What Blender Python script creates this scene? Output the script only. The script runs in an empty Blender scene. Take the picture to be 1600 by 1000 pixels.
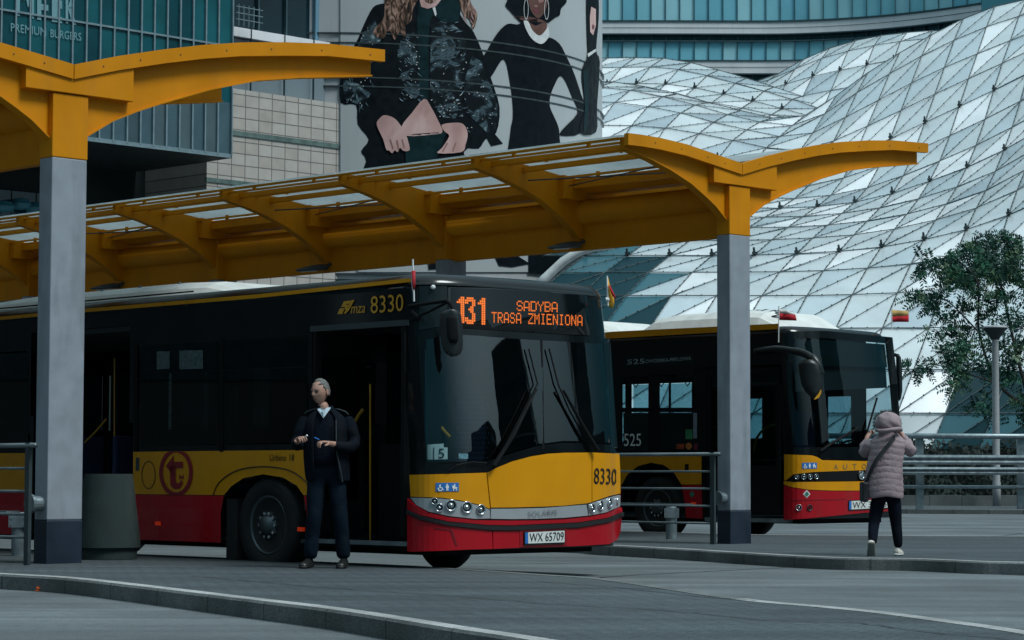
import bpy, bmesh, math, random
from mathutils import Vector, Matrix
from mathutils.geometry import tessellate_polygon
random.seed(7)
PI = math.pi; R = math.radians
sc = bpy.context.scene
C = sc.collection

# ------------------------------------------------------------------ camera
FPX = 3778.0; CAMZ = 1.0
PITCH = math.atan(242/FPX); ROLL = R(0.15)
cam_d = bpy.data.cameras.new('camera'); cam = bpy.data.objects.new('camera', cam_d); C.objects.link(cam)
cam_d.sensor_width = 36; cam_d.lens = FPX/1600*36; cam_d.clip_start = 0.5; cam_d.clip_end = 3000
MR = Matrix.Rotation(PI/2+PITCH, 4, 'X') @ Matrix.Rotation(ROLL, 4, 'Z')
cam.matrix_world = Matrix.Translation((0, 0, CAMZ)) @ MR
sc.camera = cam
R3 = MR.to_3x3(); R3T = R3.transposed(); CO = Vector((0, 0, CAMZ))

# ------------------------------------------------------------------ world, sun, exposure
SUN_DIR = Vector((0.75, -0.51, 1.25)).normalized()
world = bpy.data.worlds.new('World'); sc.world = world; world.use_nodes = True
wn = world.node_tree; wn.nodes.clear()
sky = wn.nodes.new('ShaderNodeTexSky'); sky.sky_type = 'NISHITA'; sky.sun_disc = False
sky.sun_elevation = math.asin(SUN_DIR.z); sky.sun_rotation = math.atan2(SUN_DIR.x, SUN_DIR.y)
sky.air_density = 1.2; sky.dust_density = 5.0; sky.ozone_density = 2.0
# overcast: the sky's own colour pulled towards an even cool grey cloud cover
mixc = wn.nodes.new('ShaderNodeMix'); mixc.data_type = 'RGBA'; mixc.inputs[0].default_value = 0.75
mixc.inputs[7].default_value = (8.6, 11.9, 13.0, 1)
# an overcast sky is brightest overhead and dims towards the horizon
wt = wn.nodes.new('ShaderNodeTexCoord'); wx_ = wn.nodes.new('ShaderNodeSeparateXYZ'); wr = wn.nodes.new('ShaderNodeValToRGB')
wr.color_ramp.elements[0].position = 0.0; wr.color_ramp.elements[0].color = (0.012, 0.065, 0.082, 1)
wr.color_ramp.elements[1].position = 0.95; wr.color_ramp.elements[1].color = (1, 1, 1, 1)
e_ = wr.color_ramp.elements.new(0.35); e_.color = (0.05, 0.13, 0.16, 1)
mul = wn.nodes.new('ShaderNodeMix'); mul.data_type = 'RGBA'; mul.blend_type = 'MULTIPLY'; mul.inputs[0].default_value = 1
bg = wn.nodes.new('ShaderNodeBackground'); bg.inputs[1].default_value = 0.10
wo = wn.nodes.new('ShaderNodeOutputWorld')
wn.links.new(wt.outputs['Generated'], wx_.inputs[0]); wn.links.new(wx_.outputs[2], wr.inputs[0])
wn.links.new(sky.outputs[0], mixc.inputs[6]); wn.links.new(mixc.outputs[2], mul.inputs[6]); wn.links.new(wr.outputs[0], mul.inputs[7])
# a broad bright patch added to the sky for the windscreens to mirror
gd = wn.nodes.new('ShaderNodeVectorMath'); gd.operation = 'DOT_PRODUCT'; gd.inputs[1].default_value = tuple(Vector((0.86, -0.30, 0.42)).normalized())
gp = wn.nodes.new('ShaderNodeMath'); gp.operation = 'POWER'; gp.use_clamp = True; gp.inputs[1].default_value = 9
gm = wn.nodes.new('ShaderNodeMath'); gm.operation = 'MAXIMUM'; gm.inputs[1].default_value = 0
ga = wn.nodes.new('ShaderNodeMix'); ga.data_type = 'RGBA'; ga.blend_type = 'ADD'; ga.inputs[7].default_value = (4.2, 5.2, 5.6, 1)
wn.links.new(wt.outputs['Generated'], gd.inputs[0]); wn.links.new(gd.outputs['Value'], gm.inputs[0]); wn.links.new(gm.outputs[0], gp.inputs[0]); wn.links.new(gp.outputs[0], ga.inputs[0]); wn.links.new(mul.outputs[2], ga.inputs[6])
wn.links.new(ga.outputs[2], bg.inputs[0]); wn.links.new(bg.outputs[0], wo.inputs[0])
sd = bpy.data.lights.new('sun', 'SUN'); sd.energy = 2.4; sd.angle = R(18); sd.color = (0.93, 1.0, 1.0)
sun = bpy.data.objects.new('sun', sd); C.objects.link(sun)
sun.rotation_euler = SUN_DIR.to_track_quat('Z', 'Y').to_euler()
sc.view_settings.view_transform = 'Standard'; sc.view_settings.look = 'None'
sc.view_settings.exposure = -0.12; sc.view_settings.gamma = 1.0
sc.cycles.max_bounces = 8; sc.cycles.transparent_max_bounces = 16

# ------------------------------------------------------------------ pixel <-> world
def ray(px, py):
    return (R3 @ Vector(((px-800)/FPX, (500-py)/FPX, -1.0))).normalized()
def G(px, py, z=0.0):
    d = ray(px, py); t = (z-CAMZ)/d.z; return CO + d*t
def A(px, py, D):
    d = ray(px, py); return CO + d*(D/d.y)
def proj(p):
    q = R3T @ (Vector(p)-CO)
    if q.z > -0.1: return (-9999, -9999)
    return (800+FPX*q.x/-q.z, 500-FPX*q.y/-q.z)
def onplane(px, py, P0, n):
    d = ray(px, py); t = (P0-CO).dot(n)/d.dot(n); return CO + d*t
def inpoly(x, y, poly):
    c = False; n = len(poly); j = n-1
    for i in range(n):
        xi, yi = poly[i]; xj, yj = poly[j]
        if (yi > y) != (yj > y) and x < (xj-xi)*(y-yi)/(yj-yi)+xi: c = not c
        j = i
    return c

# ------------------------------------------------------------------ materials
MATS = {}
def mat(name, col, rough=0.5, metal=0.0, var=0.15, scale=3.0, bump=0.0, bscale=40.0, spec=0.5, emit=None, estr=0.0, coat=0.0, dirt=0.0):
    if name in MATS: return MATS[name]
    m = bpy.data.materials.new(name); m.use_nodes = True; nt = m.node_tree
    b = nt.nodes['Principled BSDF']
    b.inputs['Roughness'].default_value = rough; b.inputs['Metallic'].default_value = metal
    b.inputs['Specular IOR Level'].default_value = spec
    b.inputs['Coat Weight'].default_value = coat
    tc = nt.nodes.new('ShaderNodeTexCoord')
    nz = nt.nodes.new('ShaderNodeTexNoise'); nz.inputs['Scale'].default_value = scale; nz.inputs['Detail'].default_value = 6
    nt.links.new(tc.outputs['Object'], nz.inputs['Vector'])
    mr = nt.nodes.new('ShaderNodeMapRange'); mr.inputs[1].default_value = 0.3; mr.inputs[2].default_value = 0.7
    mr.inputs[3].default_value = 1-var; mr.inputs[4].default_value = 1+var
    nt.links.new(nz.outputs[0], mr.inputs[0])
    mx = nt.nodes.new('ShaderNodeMix'); mx.data_type = 'RGBA'; mx.blend_type = 'MULTIPLY'; mx.inputs[0].default_value = 1
    mx.inputs[6].default_value = (*col, 1); nt.links.new(mr.outputs[0], mx.inputs[7])
    out = mx.outputs[2]
    if dirt > 0:
        n2 = nt.nodes.new('ShaderNodeTexNoise'); n2.inputs['Scale'].default_value = 1.3; n2.inputs['Detail'].default_value = 9
        mp = nt.nodes.new('ShaderNodeMapping'); mp.inputs['Scale'].default_value = (3, 3, 0.5)
        nt.links.new(tc.outputs['Object'], mp.inputs[0]); nt.links.new(mp.outputs[0], n2.inputs['Vector'])
        r2 = nt.nodes.new('ShaderNodeMapRange'); r2.inputs[1].default_value = 0.52; r2.inputs[2].default_value = 0.72; r2.inputs[4].default_value = dirt
        nt.links.new(n2.outputs[0], r2.inputs[0])
        m2 = nt.nodes.new('ShaderNodeMix'); m2.data_type = 'RGBA'; m2.inputs[7].default_value = (0.06, 0.065, 0.06, 1)
        nt.links.new(r2.outputs[0], m2.inputs[0]); nt.links.new(out, m2.inputs[6]); out = m2.outputs[2]
    nt.links.new(out, b.inputs['Base Color'])
    # slight roughness variation
    m3 = nt.nodes.new('ShaderNodeMapRange'); m3.inputs[1].default_value = 0.3; m3.inputs[2].default_value = 0.7
    m3.inputs[3].default_value = max(0.02, rough*0.8); m3.inputs[4].default_value = min(1, rough*1.25)
    nt.links.new(nz.outputs[0], m3.inputs[0]); nt.links.new(m3.outputs[0], b.inputs['Roughness'])
    if bump > 0:
        n3 = nt.nodes.new('ShaderNodeTexNoise'); n3.inputs['Scale'].default_value = bscale; n3.inputs['Detail'].default_value = 5
        nt.links.new(tc.outputs['Object'], n3.inputs['Vector'])
        bp = nt.nodes.new('ShaderNodeBump'); bp.inputs['Strength'].default_value = bump; bp.inputs['Distance'].default_value = 0.02
        nt.links.new(n3.outputs[0], bp.inputs['Height']); nt.links.new(bp.outputs[0], b.inputs['Normal'])
    if emit:
        b.inputs['Emission Color'].default_value = (*emit, 1); b.inputs['Emission Strength'].default_value = estr
    MATS[name] = m; return m
def glassmat(name, tint, ior=1.5, rough=0.02, refl=1.0):
    m = bpy.data.materials.new(name); m.use_nodes = True; nt = m.node_tree; nt.nodes.clear()
    tr = nt.nodes.new('ShaderNodeBsdfTransparent'); tr.inputs[0].default_value = (*tint, 1)
    gl = nt.nodes.new('ShaderNodeBsdfGlossy'); gl.inputs['Roughness'].default_value = rough; gl.inputs[0].default_value = (refl, refl, refl, 1)
    fr = nt.nodes.new('ShaderNodeFresnel'); fr.inputs[0].default_value = ior
    ge = nt.nodes.new('ShaderNodeNewGeometry'); mi = nt.nodes.new('ShaderNodeMapRange'); mi.inputs[3].default_value = ior; mi.inputs[4].default_value = 1/ior
    nt.links.new(ge.outputs['Backfacing'], mi.inputs[0]); nt.links.new(mi.outputs[0], fr.inputs[0])   # same sheen from both sides
    tc = nt.nodes.new('ShaderNodeTexCoord'); nz = nt.nodes.new('ShaderNodeTexNoise'); nz.inputs['Scale'].default_value = 1.1
    bp = nt.nodes.new('ShaderNodeBump'); bp.inputs['Strength'].default_value = 0.05; bp.inputs['Distance'].default_value = 0.02
    nt.links.new(tc.outputs['Object'], nz.inputs['Vector']); nt.links.new(nz.outputs[0], bp.inputs['Height'])
    nt.links.new(bp.outputs[0], gl.inputs['Normal'])
    mx = nt.nodes.new('ShaderNodeMixShader'); o = nt.nodes.new('ShaderNodeOutputMaterial')
    nt.links.new(fr.outputs[0], mx.inputs[0]); nt.links.new(tr.outputs[0], mx.inputs[1]); nt.links.new(gl.outputs[0], mx.inputs[2])
    nt.links.new(mx.outputs[0], o.inputs[0]); MATS[name] = m; return m
def translucent(name, col, tw=0.7, trans=0.15):
    m = bpy.data.materials.new(name); m.use_nodes = True; nt = m.node_tree; nt.nodes.clear()
    t1 = nt.nodes.new('ShaderNodeBsdfTranslucent'); t1.inputs[0].default_value = (*col, 1)
    d1 = nt.nodes.new('ShaderNodeBsdfDiffuse')
    nz = nt.nodes.new('ShaderNodeTexNoise'); nz.inputs['Scale'].default_value = 1.5; nz.inputs['Detail'].default_value = 8
    tc = nt.nodes.new('ShaderNodeTexCoord'); nt.links.new(tc.outputs['Object'], nz.inputs['Vector'])
    cr = nt.nodes.new('ShaderNodeValToRGB'); cr.color_ramp.elements[0].position = .3; cr.color_ramp.elements[1].position = .75
    cr.color_ramp.elements[0].color = (col[0]*.75, col[1]*.75, col[2]*.75, 1); cr.color_ramp.elements[1].color = (*col, 1)
    nt.links.new(nz.outputs[0], cr.inputs[0]); nt.links.new(cr.outputs[0], d1.inputs[0]); nt.links.new(cr.outputs[0], t1.inputs[0])
    m1 = nt.nodes.new('ShaderNodeMixShader'); m1.inputs[0].default_value = tw
    tr = nt.nodes.new('ShaderNodeBsdfTransparent'); m2 = nt.nodes.new('ShaderNodeMixShader'); m2.inputs[0].default_value = trans
    o = nt.nodes.new('ShaderNodeOutputMaterial')
    nt.links.new(d1.outputs[0], m1.inputs[1]); nt.links.new(t1.outputs[0], m1.inputs[2])
    nt.links.new(m1.outputs[0], m2.inputs[1]); nt.links.new(tr.outputs[0], m2.inputs[2]); nt.links.new(m2.outputs[0], o.inputs[0])
    MATS[name] = m; return m

YEL = mat('canopy_yellow_paint', (0.62, 0.225, 0.0005), 0.55, var=0.08, scale=2, dirt=0.10, spec=.22)
GRY = mat('column_grey_paint', (0.27, 0.30, 0.345), 0.55, var=0.10, scale=5, dirt=0.42, bump=0.15, bscale=200)
NAVY = mat('column_base_paint', (0.010, 0.020, 0.038), 0.5, var=0.2, dirt=0.2)
LAMPM = mat('lamp_housing_metal', (0.05, 0.07, 0.08), 0.4)
WHT = mat('white_plastic', (0.75, 0.75, 0.72), 0.35, var=0.08, dirt=0.15)
STEEL = mat('galvanised_steel', (0.23, 0.28, 0.30), 0.4, metal=0.6, var=0.2, scale=8, bump=0.1, dirt=0.15)
DSTEEL = mat('dark_painted_steel', (0.03, 0.045, 0.05), 0.4, var=0.2)
BORG = mat('bus_yellow_paint', (0.66, 0.275, 0.004), 0.3, var=0.05, scale=2, coat=0.12, spec=.3, dirt=0.10)
BRED = mat('bus_red_paint', (0.40, 0.004, 0.012), 0.3, var=0.08, scale=2, coat=0.12, spec=.3, dirt=0.15)
BBLK = mat('bus_black_paint', (0.004, 0.006, 0.007), 0.16, var=0.2, spec=0.4)
MBLK = mat('matt_black', (0.006, 0.007, 0.008), 0.75, var=0.2, spec=0.15)
RUB = mat('rubber_black', (0.006, 0.007, 0.008), 0.7, var=0.3, bump=0.2)
RIM = mat('wheel_rim_metal', (0.10, 0.12, 0.13), 0.4, metal=0.7, var=0.25, dirt=0.4)
SILV = mat('silver_paint', (0.42, 0.45, 0.47), 0.3, metal=0.35, var=0.05)
CHRM = mat('lamp_reflector', (0.6, 0.65, 0.68), 0.12, metal=0.9)
INT = mat('bus_interior_grey', (0.035, 0.045, 0.05), 0.7, var=0.2)
SEATB = mat('seat_blue_fabric', (0.012, 0.02, 0.06), 0.85, var=0.3)
SEATD = mat('seat_dot_print', (0.10, 0.16, 0.32), 0.8)
RAILY = mat('handrail_yellow', (0.38, 0.19, 0.008), 0.35, var=0.05)
GL1 = glassmat('bus_window_glass_dark', (0.10, 0.16, 0.17))
GLW = glassmat('bus_windscreen_glass', (0.62, 0.75, 0.76), ior=2.1)
GL2 = glassmat('bus_window_glass', (0.50, 0.66, 0.70), ior=1.4)
GL3 = glassmat('far_windscreen_glass', (0.42, 0.56, 0.60), ior=1.6)
LED = mat('led_orange', (0.5, 0.12, 0.01), 0.5, emit=(1.0, 0.17, 0.02), estr=0.75)
PLATE = mat('plate_white', (0.70, 0.72, 0.70), 0.4, var=0.04)
BLUE = mat('sign_blue', (0.02, 0.16, 0.50), 0.4, var=0.05)
INKY = mat('ink_black', (0.008, 0.008, 0.008), 0.5)
INKW = mat('ink_white', (0.78, 0.80, 0.80), 0.5, var=0.03)
INKG = mat('ink_gold', (0.55, 0.27, 0.02), 0.4)
FLR = mat('flag_red', (0.45, 0.008, 0.02), 0.8); FLW = mat('flag_white', (0.75, 0.72, 0.70), 0.8); FLY = mat('flag_yellow', (0.75, 0.38, 0.03), 0.8)

# ------------------------------------------------------------------ object helpers
def tag(o, label=None, cat=None, group=None, kind=None):
    if label: o['label'] = label
    if cat: o['category'] = cat
    if group: o['group'] = group
    if kind: o['kind'] = kind
    return o
def thing(name, loc, label, cat, group=None):
    e = bpy.data.objects.new(name, None); C.objects.link(e); e.location = loc; e.empty_display_size = 0.3
    return tag(e, label, cat, group)
def link(name, me, mats, parent=None, label=None, smooth=False):
    o = bpy.data.objects.new(name, me); C.objects.link(o)
    if not isinstance(mats, (list, tuple)): mats = [mats]
    for m in mats: me.materials.append(m)
    if smooth:
        for p in me.polygons: p.use_smooth = True
    if parent:
        o.parent = parent
        if parent.type == 'EMPTY': o.matrix_parent_inverse = Matrix.Translation(-Vector(parent.location))
    if label: o['label'] = label
    return o
class MB:
    def __init__(s): s.v = []; s.f = []; s.m = []
    def add(s, vs, fs, mi=0):
        o = len(s.v); s.v += [tuple(v) for v in vs]; s.f += [tuple(i+o for i in f) for f in fs]; s.m += [mi]*len(fs)
    def box(s, x0, x1, y0, y1, z0, z1, T=None, mi=0):
        vs = [Vector((x, y, z)) for x in (x0, x1) for y in (y0, y1) for z in (z0, z1)]
        if T: vs = [T @ v for v in vs]
        s.add(vs, [(0, 1, 3, 2), (4, 6, 7, 5), (0, 4, 5, 1), (2, 3, 7, 6), (0, 2, 6, 4), (1, 5, 7, 3)], mi)
    def tube(s, pts, r, n=8, mi=0, cap=True):
        pts = [Vector(p) for p in pts]; rs = r if isinstance(r, (list, tuple)) else [r]*len(pts)
        rings = []; prev = None
        for i, p in enumerate(pts):
            d = (pts[min(i+1, len(pts)-1)]-pts[max(i-1, 0)]).normalized()
            if prev is None:
                a = d.cross(Vector((0, 0, 1)))
                if a.length < 1e-3: a = d.cross(Vector((1, 0, 0)))
                a.normalize()
            else:
                a = (prev - d*prev.dot(d))
                if a.length < 1e-4: a = d.orthogonal()
                a.normalize()
            prev = a; b = d.cross(a)
            rings.append([p+(a*math.cos(2*PI*k/n)+b*math.sin(2*PI*k/n))*rs[i] for k in range(n)])
        vs = [v for r_ in rings for v in r_]; fs = []
        for i in range(len(rings)-1):
            for k in range(n): fs.append((i*n+k, i*n+(k+1) % n, (i+1)*n+(k+1) % n, (i+1)*n+k))
        if cap: fs.append(tuple(range(n-1, -1, -1))); fs.append(tuple((len(rings)-1)*n+k for k in range(n)))
        s.add(vs, fs, mi)
    def loft(s, rings, cap=True, mi=0, closed=True):
        n = len(rings[0]); vs = [v for r_ in rings for v in r_]; fs = []
        for i in range(len(rings)-1):
            for k in range(n if closed else n-1): fs.append((i*n+k, i*n+(k+1) % n, (i+1)*n+(k+1) % n, (i+1)*n+k))
        if cap: fs.append(tuple(range(n-1, -1, -1))); fs.append(tuple((len(rings)-1)*n+k for k in range(n)))
        s.add(vs, fs, mi)
    def prism(s, poly, y0, y1, T=None, mi=0):   # poly in (x,z), extruded along y
        n = len(poly); vs = [Vector((p[0], y0, p[1])) for p in poly]+[Vector((p[0], y1, p[1])) for p in poly]
        if T: vs = [T @ v for v in vs]
        s.add(vs, [tuple(range(n)), tuple(range(2*n-1, n-1, -1))]+[(i, i+n, (i+1) % n+n, (i+1) % n) for i in range(n)], mi)
    def lathe(s, prof, c, axis=(0, 0, 1), n=24, mi=0, cap=True):
        ax = Vector(axis).normalized(); a = ax.orthogonal().normalized(); b = ax.cross(a); c = Vector(c)
        s.loft([[c+ax*h+(a*math.cos(2*PI*k/n)+b*math.sin(2*PI*k/n))*r for k in range(n)] for r, h in prof], cap, mi)
    def mesh(s, name, bevel=0.0):
        me = bpy.data.meshes.new(name); me.from_pydata(s.v, [], s.f)
        for p, mi in zip(me.polygons, s.m): p.material_index = mi
        bm = bmesh.new(); bm.from_mesh(me)
        bmesh.ops.recalc_face_normals(bm, faces=bm.faces)
        bm.to_mesh(me); bm.free(); me.update(); return me
    def build(s, name, mats, parent=None, label=None, smooth=False, bevel=0.0):
        o = link(name, s.mesh(name), mats, parent, label, smooth)
        if bevel > 0:
            md = o.modifiers.new('bevel', 'BEVEL'); md.width = bevel; md.segments = 2; md.limit_method = 'ANGLE'; md.angle_limit = R(35)
        return o

def grid_cut(bm, gx, gy):
    xs = [v.co.x for v in bm.verts]; ys = [v.co.y for v in bm.verts]
    for step, lo, hi, ax in ((gx, min(xs), max(xs), 0), (gy, min(ys), max(ys), 1)):
        if not step: continue
        k = math.floor(lo/step)+1
        while k*step < hi:
            co = Vector((0, 0, 0)); co[ax] = k*step; no = Vector((0, 0, 0)); no[ax] = 1
            bmesh.ops.bisect_plane(bm, geom=bm.verts[:]+bm.edges[:]+bm.faces[:], plane_co=co, plane_no=no, dist=1e-5)
            k += 1
def patch(poly, f, thick=0.01, gx=12, gy=0, name='patch', skirt=True):
    """2-D outline -> cut by a grid -> carried to the surface f(x, y, offset); gets a rim of its own thickness"""
    bm = bmesh.new(); vs = [bm.verts.new((p[0], p[1], 0)) for p in poly]
    for t in tessellate_polygon([[Vector((p[0], p[1], 0)) for p in poly]]):
        try: bm.faces.new([vs[i] for i in t])
        except Exception: pass
    grid_cut(bm, gx, gy)
    bm.verts.ensure_lookup_table(); bm.verts.index_update()
    co2 = [(v.co.x, v.co.y) for v in bm.verts]
    for v, c in zip(bm.verts, co2): v.co = f(c[0], c[1], thick)
    if skirt:
        be = [e for e in bm.edges if len(e.link_faces) == 1]; inner = {}
        for e in be:
            for v in e.verts:
                if v.index not in inner: inner[v.index] = None
        idx = {v: i for i, v in enumerate(bm.verts)}
        for e in be:
            for v in e.verts:
                if inner[idx[v]] is None:
                    c = co2[idx[v]]; inner[idx[v]] = bm.verts.new(f(c[0], c[1], -0.02))
        idx2 = dict(idx)
        for e in be:
            a, b = e.verts
            try: bm.faces.new((a, b, inner[idx2[b]], inner[idx2[a]]))
            except Exception: pass
    bmesh.ops.recalc_face_normals(bm, faces=bm.faces)
    me = bpy.data.meshes.new(name); bm.to_mesh(me); bm.free(); return me
def join_meshes(lst, name):
    me = bpy.data.meshes.new(name); V = []; F = []; M = []
    for m, mi in lst:
        o = len(V); V += [v.co[:] for v in m.vertices]; F += [tuple(i+o for i in p.vertices) for p in m.polygons]; M += [mi]*len(m.polygons)
    me.from_pydata(V, [], F)
    for p, mi in zip(me.polygons, M): p.material_index = mi
    return me
def text2d(s, spacing=1.0):
    cu = bpy.data.curves.new('t', 'FONT'); cu.body = s; cu.resolution_u = 3; cu.space_character = spacing
    o = bpy.data.objects.new('t', cu); C.objects.link(o); bpy.context.view_layer.update()
    me = bpy.data.meshes.new_from_object(o); bpy.data.objects.remove(o)
    V = [(v.co.x, v.co.y) for v in me.vertices]; F = [tuple(p.vertices) for p in me.polygons]
    x0 = min(v[0] for v in V); x1 = max(v[0] for v in V); y0 = min(v[1] for v in V); y1 = max(v[1] for v in V)
    return [((v[0]-x0)/(x1-x0), (v[1]-y0)/(y1-y0)) for v in V], F
def text_mesh(s, bl, br, tl, f, off=0.012, name='text', spacing=1.0, fat=0):
    V, F = text2d(s, spacing); out = []
    for u, v in V:
        x = bl[0]+(br[0]-bl[0])*u+(tl[0]-bl[0])*v; y = bl[1]+(br[1]-bl[1])*u+(tl[1]-bl[1])*v
        out.append(f(x, y, off))
    me = bpy.data.meshes.new(name); me.from_pydata([tuple(p) for p in out], [], F); return me
def icon_mesh(polys, f, off, name='icon'):
    return join_meshes([(patch(p, f, off, gx=0, skirt=False), 0) for p in polys], name)
def ell(cx, cy, rx, ry, n=20, a0=0, a1=2*PI):
    return [(cx+rx*math.cos(a0+(a1-a0)*k/n), cy+ry*math.sin(a0+(a1-a0)*k/n)) for k in range(n)]
# ================================================================== SETTING
VL = (onplane(0, 800, Vector((0, 20, 0)), Vector((0, 0, 1)))*0)  # placeholder vector
FWD = Vector((0.708, -0.706, 0)).normalized(); BCK = -FWD; LAT = Vector((0.706, 0.708, 0)).normalized(); UP = Vector((0, 0, 1))

def ground_mat(name, col, brick=None, rough=0.85, patchy=0.25):
    m = bpy.data.materials.new(name); m.use_nodes = True; nt = m.node_tree; b = nt.nodes['Principled BSDF']
    tc = nt.nodes.new('ShaderNodeTexCoord')
    def noise(s, d=6, sc3=(1, 1, 1)):
        mp = nt.nodes.new('ShaderNodeMapping'); mp.inputs['Scale'].default_value = sc3; mp.inputs['Rotation'].default_value = (0, 0, R(45))
        nz = nt.nodes.new('ShaderNodeTexNoise'); nz.inputs['Scale'].default_value = s; nz.inputs['Detail'].default_value = d
        nt.links.new(tc.outputs['Object'], mp.inputs[0]); nt.links.new(mp.outputs[0], nz.inputs['Vector']); return nz
    def rng(src, a, b_, lo, hi):
        r = nt.nodes.new('ShaderNodeMapRange'); r.inputs[1].default_value = a; r.inputs[2].default_value = b_; r.inputs[3].default_value = lo; r.inputs[4].default_value = hi
        nt.links.new(src, r.inputs[0]); return r.outputs[0]
    def mul(c, f):
        x = nt.nodes.new('ShaderNodeMix'); x.data_type = 'RGBA'; x.blend_type = 'MULTIPLY'; x.inputs[0].default_value = 1
        if isinstance(c, tuple): x.inputs[6].default_value = (*c, 1)
        else: nt.links.new(c, x.inputs[6])
        nt.links.new(f, x.inputs[7]); return x.outputs[2]
    c = mul(col, rng(noise(0.45, 5, (1, 1, 1)).outputs[0], .3, .7, 1-patchy, 1+patchy))
    c = mul(c, rng(noise(0.8, 5, (0.25, 2.2, 1)).outputs[0], .35, .7, 1.16, 0.72))
    c = mul(c, rng(noise(90, 3).outputs[0], .3, .7, 0.62, 1.42))
    c = mul(c, rng(noise(14, 4).outputs[0], .3, .7, 0.88, 1.14))
    h = noise(70, 4).outputs[0]
    if brick:
        mp = nt.nodes.new('ShaderNodeMapping'); mp.inputs['Rotation'].default_value = (0, 0, R(brick[0]))
        br = nt.nodes.new('ShaderNodeTexBrick'); br.inputs['Scale'].default_value = 1.0
        br.inputs['Brick Width'].default_value = brick[1]; br.inputs['Row Height'].default_value = brick[2]; br.inputs['Mortar Size'].default_value = brick[3]
        br.inputs['Color1'].default_value = (1.05, 1.05, 1.05, 1); br.inputs['Color2'].default_value = (0.93, 0.94, 0.95, 1); br.inputs['Mortar'].default_value = (0.5, 0.5, 0.5, 1)
        br.inputs['Mortar Smooth'].default_value = 0.3
        nt.links.new(tc.outputs['Object'], mp.inputs[0]); nt.links.new(mp.outputs[0], br.inputs['Vector'])
        c = mul(c, br.outputs['Color'])
    # gum spots and small stains
    vo = nt.nodes.new('ShaderNodeTexVoronoi'); vo.inputs['Scale'].default_value = 1.6; nt.links.new(tc.outputs['Object'], vo.inputs['Vector'])
    c = mul(c, rng(vo.outputs['Distance'], .018, .03, 1.9, 1.0))
    vo2 = nt.nodes.new('ShaderNodeTexVoronoi'); vo2.inputs['Scale'].default_value = .9; nt.links.new(tc.outputs['Object'], vo2.inputs['Vector'])
    c = mul(c, rng(vo2.outputs['Distance'], .03, .09, .6, 1.0))
    c = mul(c, rng(noise(0.22, 7, (1, 1, 1)).outputs[0], .52, .64, 1.0, .80))
    nt.links.new(c, b.inputs['Base Color']); b.inputs['Roughness'].default_value = rough
    nt.links.new(rng(noise(1.2, 6).outputs[0], .35, .7, rough, rough-0.25), b.inputs['Roughness'])
    b.inputs['Specular IOR Level'].default_value = 0.35
    bp = nt.nodes.new('ShaderNodeBump'); bp.inputs['Strength'].default_value = 0.5; bp.inputs['Distance'].default_value = 0.01
    nt.links.new(h, bp.inputs['Height']); nt.links.new(bp.outputs[0], b.inputs['Normal'])
    MATS[name] = m; return m
ASPH = ground_mat('asphalt', (0.116, 0.132, 0.139), patchy=0.30)
PAVE = ground_mat('sett_paving', (0.070, 0.086, 0.094), brick=(46, 0.24, 0.08, 0.010), patchy=0.15)
KERBF = ground_mat('kerb_face_shaded', (0.115, 0.125, 0.125), brick=(45, 1.0, 9.0, 0.012), patchy=0.3)  # kerb stone darkened to paint in the shade on its upright face
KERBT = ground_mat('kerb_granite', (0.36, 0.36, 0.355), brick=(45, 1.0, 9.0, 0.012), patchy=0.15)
SEAM = mat('tar_seam', (0.03, 0.03, 0.032), 0.7)

b = MB(); b.add([(-400, -150, 0), (500, -150, 0), (500, 700, 0), (-400, 700, 0)], [(0, 1, 2, 3)])
tag(b.build('road', ASPH), kind='structure')

KH = 0.13
def offs(pl, d):
    out = []
    for i, p in enumerate(pl):
        a = pl[max(i-1, 0)]; c = pl[min(i+1, len(pl)-1)]; t = (c-a); t.z = 0; t.normalize()
        out.append(p+Vector((-t.y, t.x, 0))*d)
    return out
def smooth(pl, n=6):
    out = []
    for i in range(len(pl)-1):
        p0 = pl[max(i-1, 0)]; p1 = pl[i]; p2 = pl[i+1]; p3 = pl[min(i+2, len(pl)-1)]
        for k in range(n):
            t = k/n
            out.append(0.5*((2*p1)+(p2-p0)*t+(2*p0-5*p1+4*p2-p3)*t*t+(-p0+3*p1-3*p2+p3)*t**3))
    out.append(pl[-1]); return out
def island(name, front, back, dark_to=None):
    """front / back: kerb lines, left to right, at the height of the kerb top"""
    fi = offs(front, 0.15); bi = offs(back, -0.15)
    b = MB(); top = [Vector((p.x, p.y, KH-0.004)) for p in fi]+[Vector((p.x, p.y, KH-0.004)) for p in reversed(bi)]
    bm = bmesh.new(); bm.faces.new([bm.verts.new(p) for p in top]); bmesh.ops.triangulate(bm, faces=bm.faces[:])
    me = bpy.data.meshes.new(name); bm.to_mesh(me); bm.free()
    tag(link('pavement', me, PAVE), kind='structure')
    for o_, i_ in ((front, fi), (back, bi)):
        k = MB(); sgn = 1
        mid = [a+(c-a)*0.12 for a, c in zip(o_, i_)]
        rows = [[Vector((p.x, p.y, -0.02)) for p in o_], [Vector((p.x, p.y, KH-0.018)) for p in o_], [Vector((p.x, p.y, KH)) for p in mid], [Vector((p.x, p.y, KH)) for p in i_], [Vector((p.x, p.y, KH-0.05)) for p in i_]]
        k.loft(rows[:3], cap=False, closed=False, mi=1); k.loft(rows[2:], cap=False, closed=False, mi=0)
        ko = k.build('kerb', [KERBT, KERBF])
        if o_ is back and name == 'pavement' and dark_to:      # the far edge takes the darker face material up to here
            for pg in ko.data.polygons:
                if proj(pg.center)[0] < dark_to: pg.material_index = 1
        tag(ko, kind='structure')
f1 = [G(x, y, KH) for x, y in ((0, 897), (100, 903), (200, 914), (300, 926), (400, 938), (500, 950), (600, 965), (700, 981), (800, 996), (950, 1022), (1250, 1085), (1700, 1190))]
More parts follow.
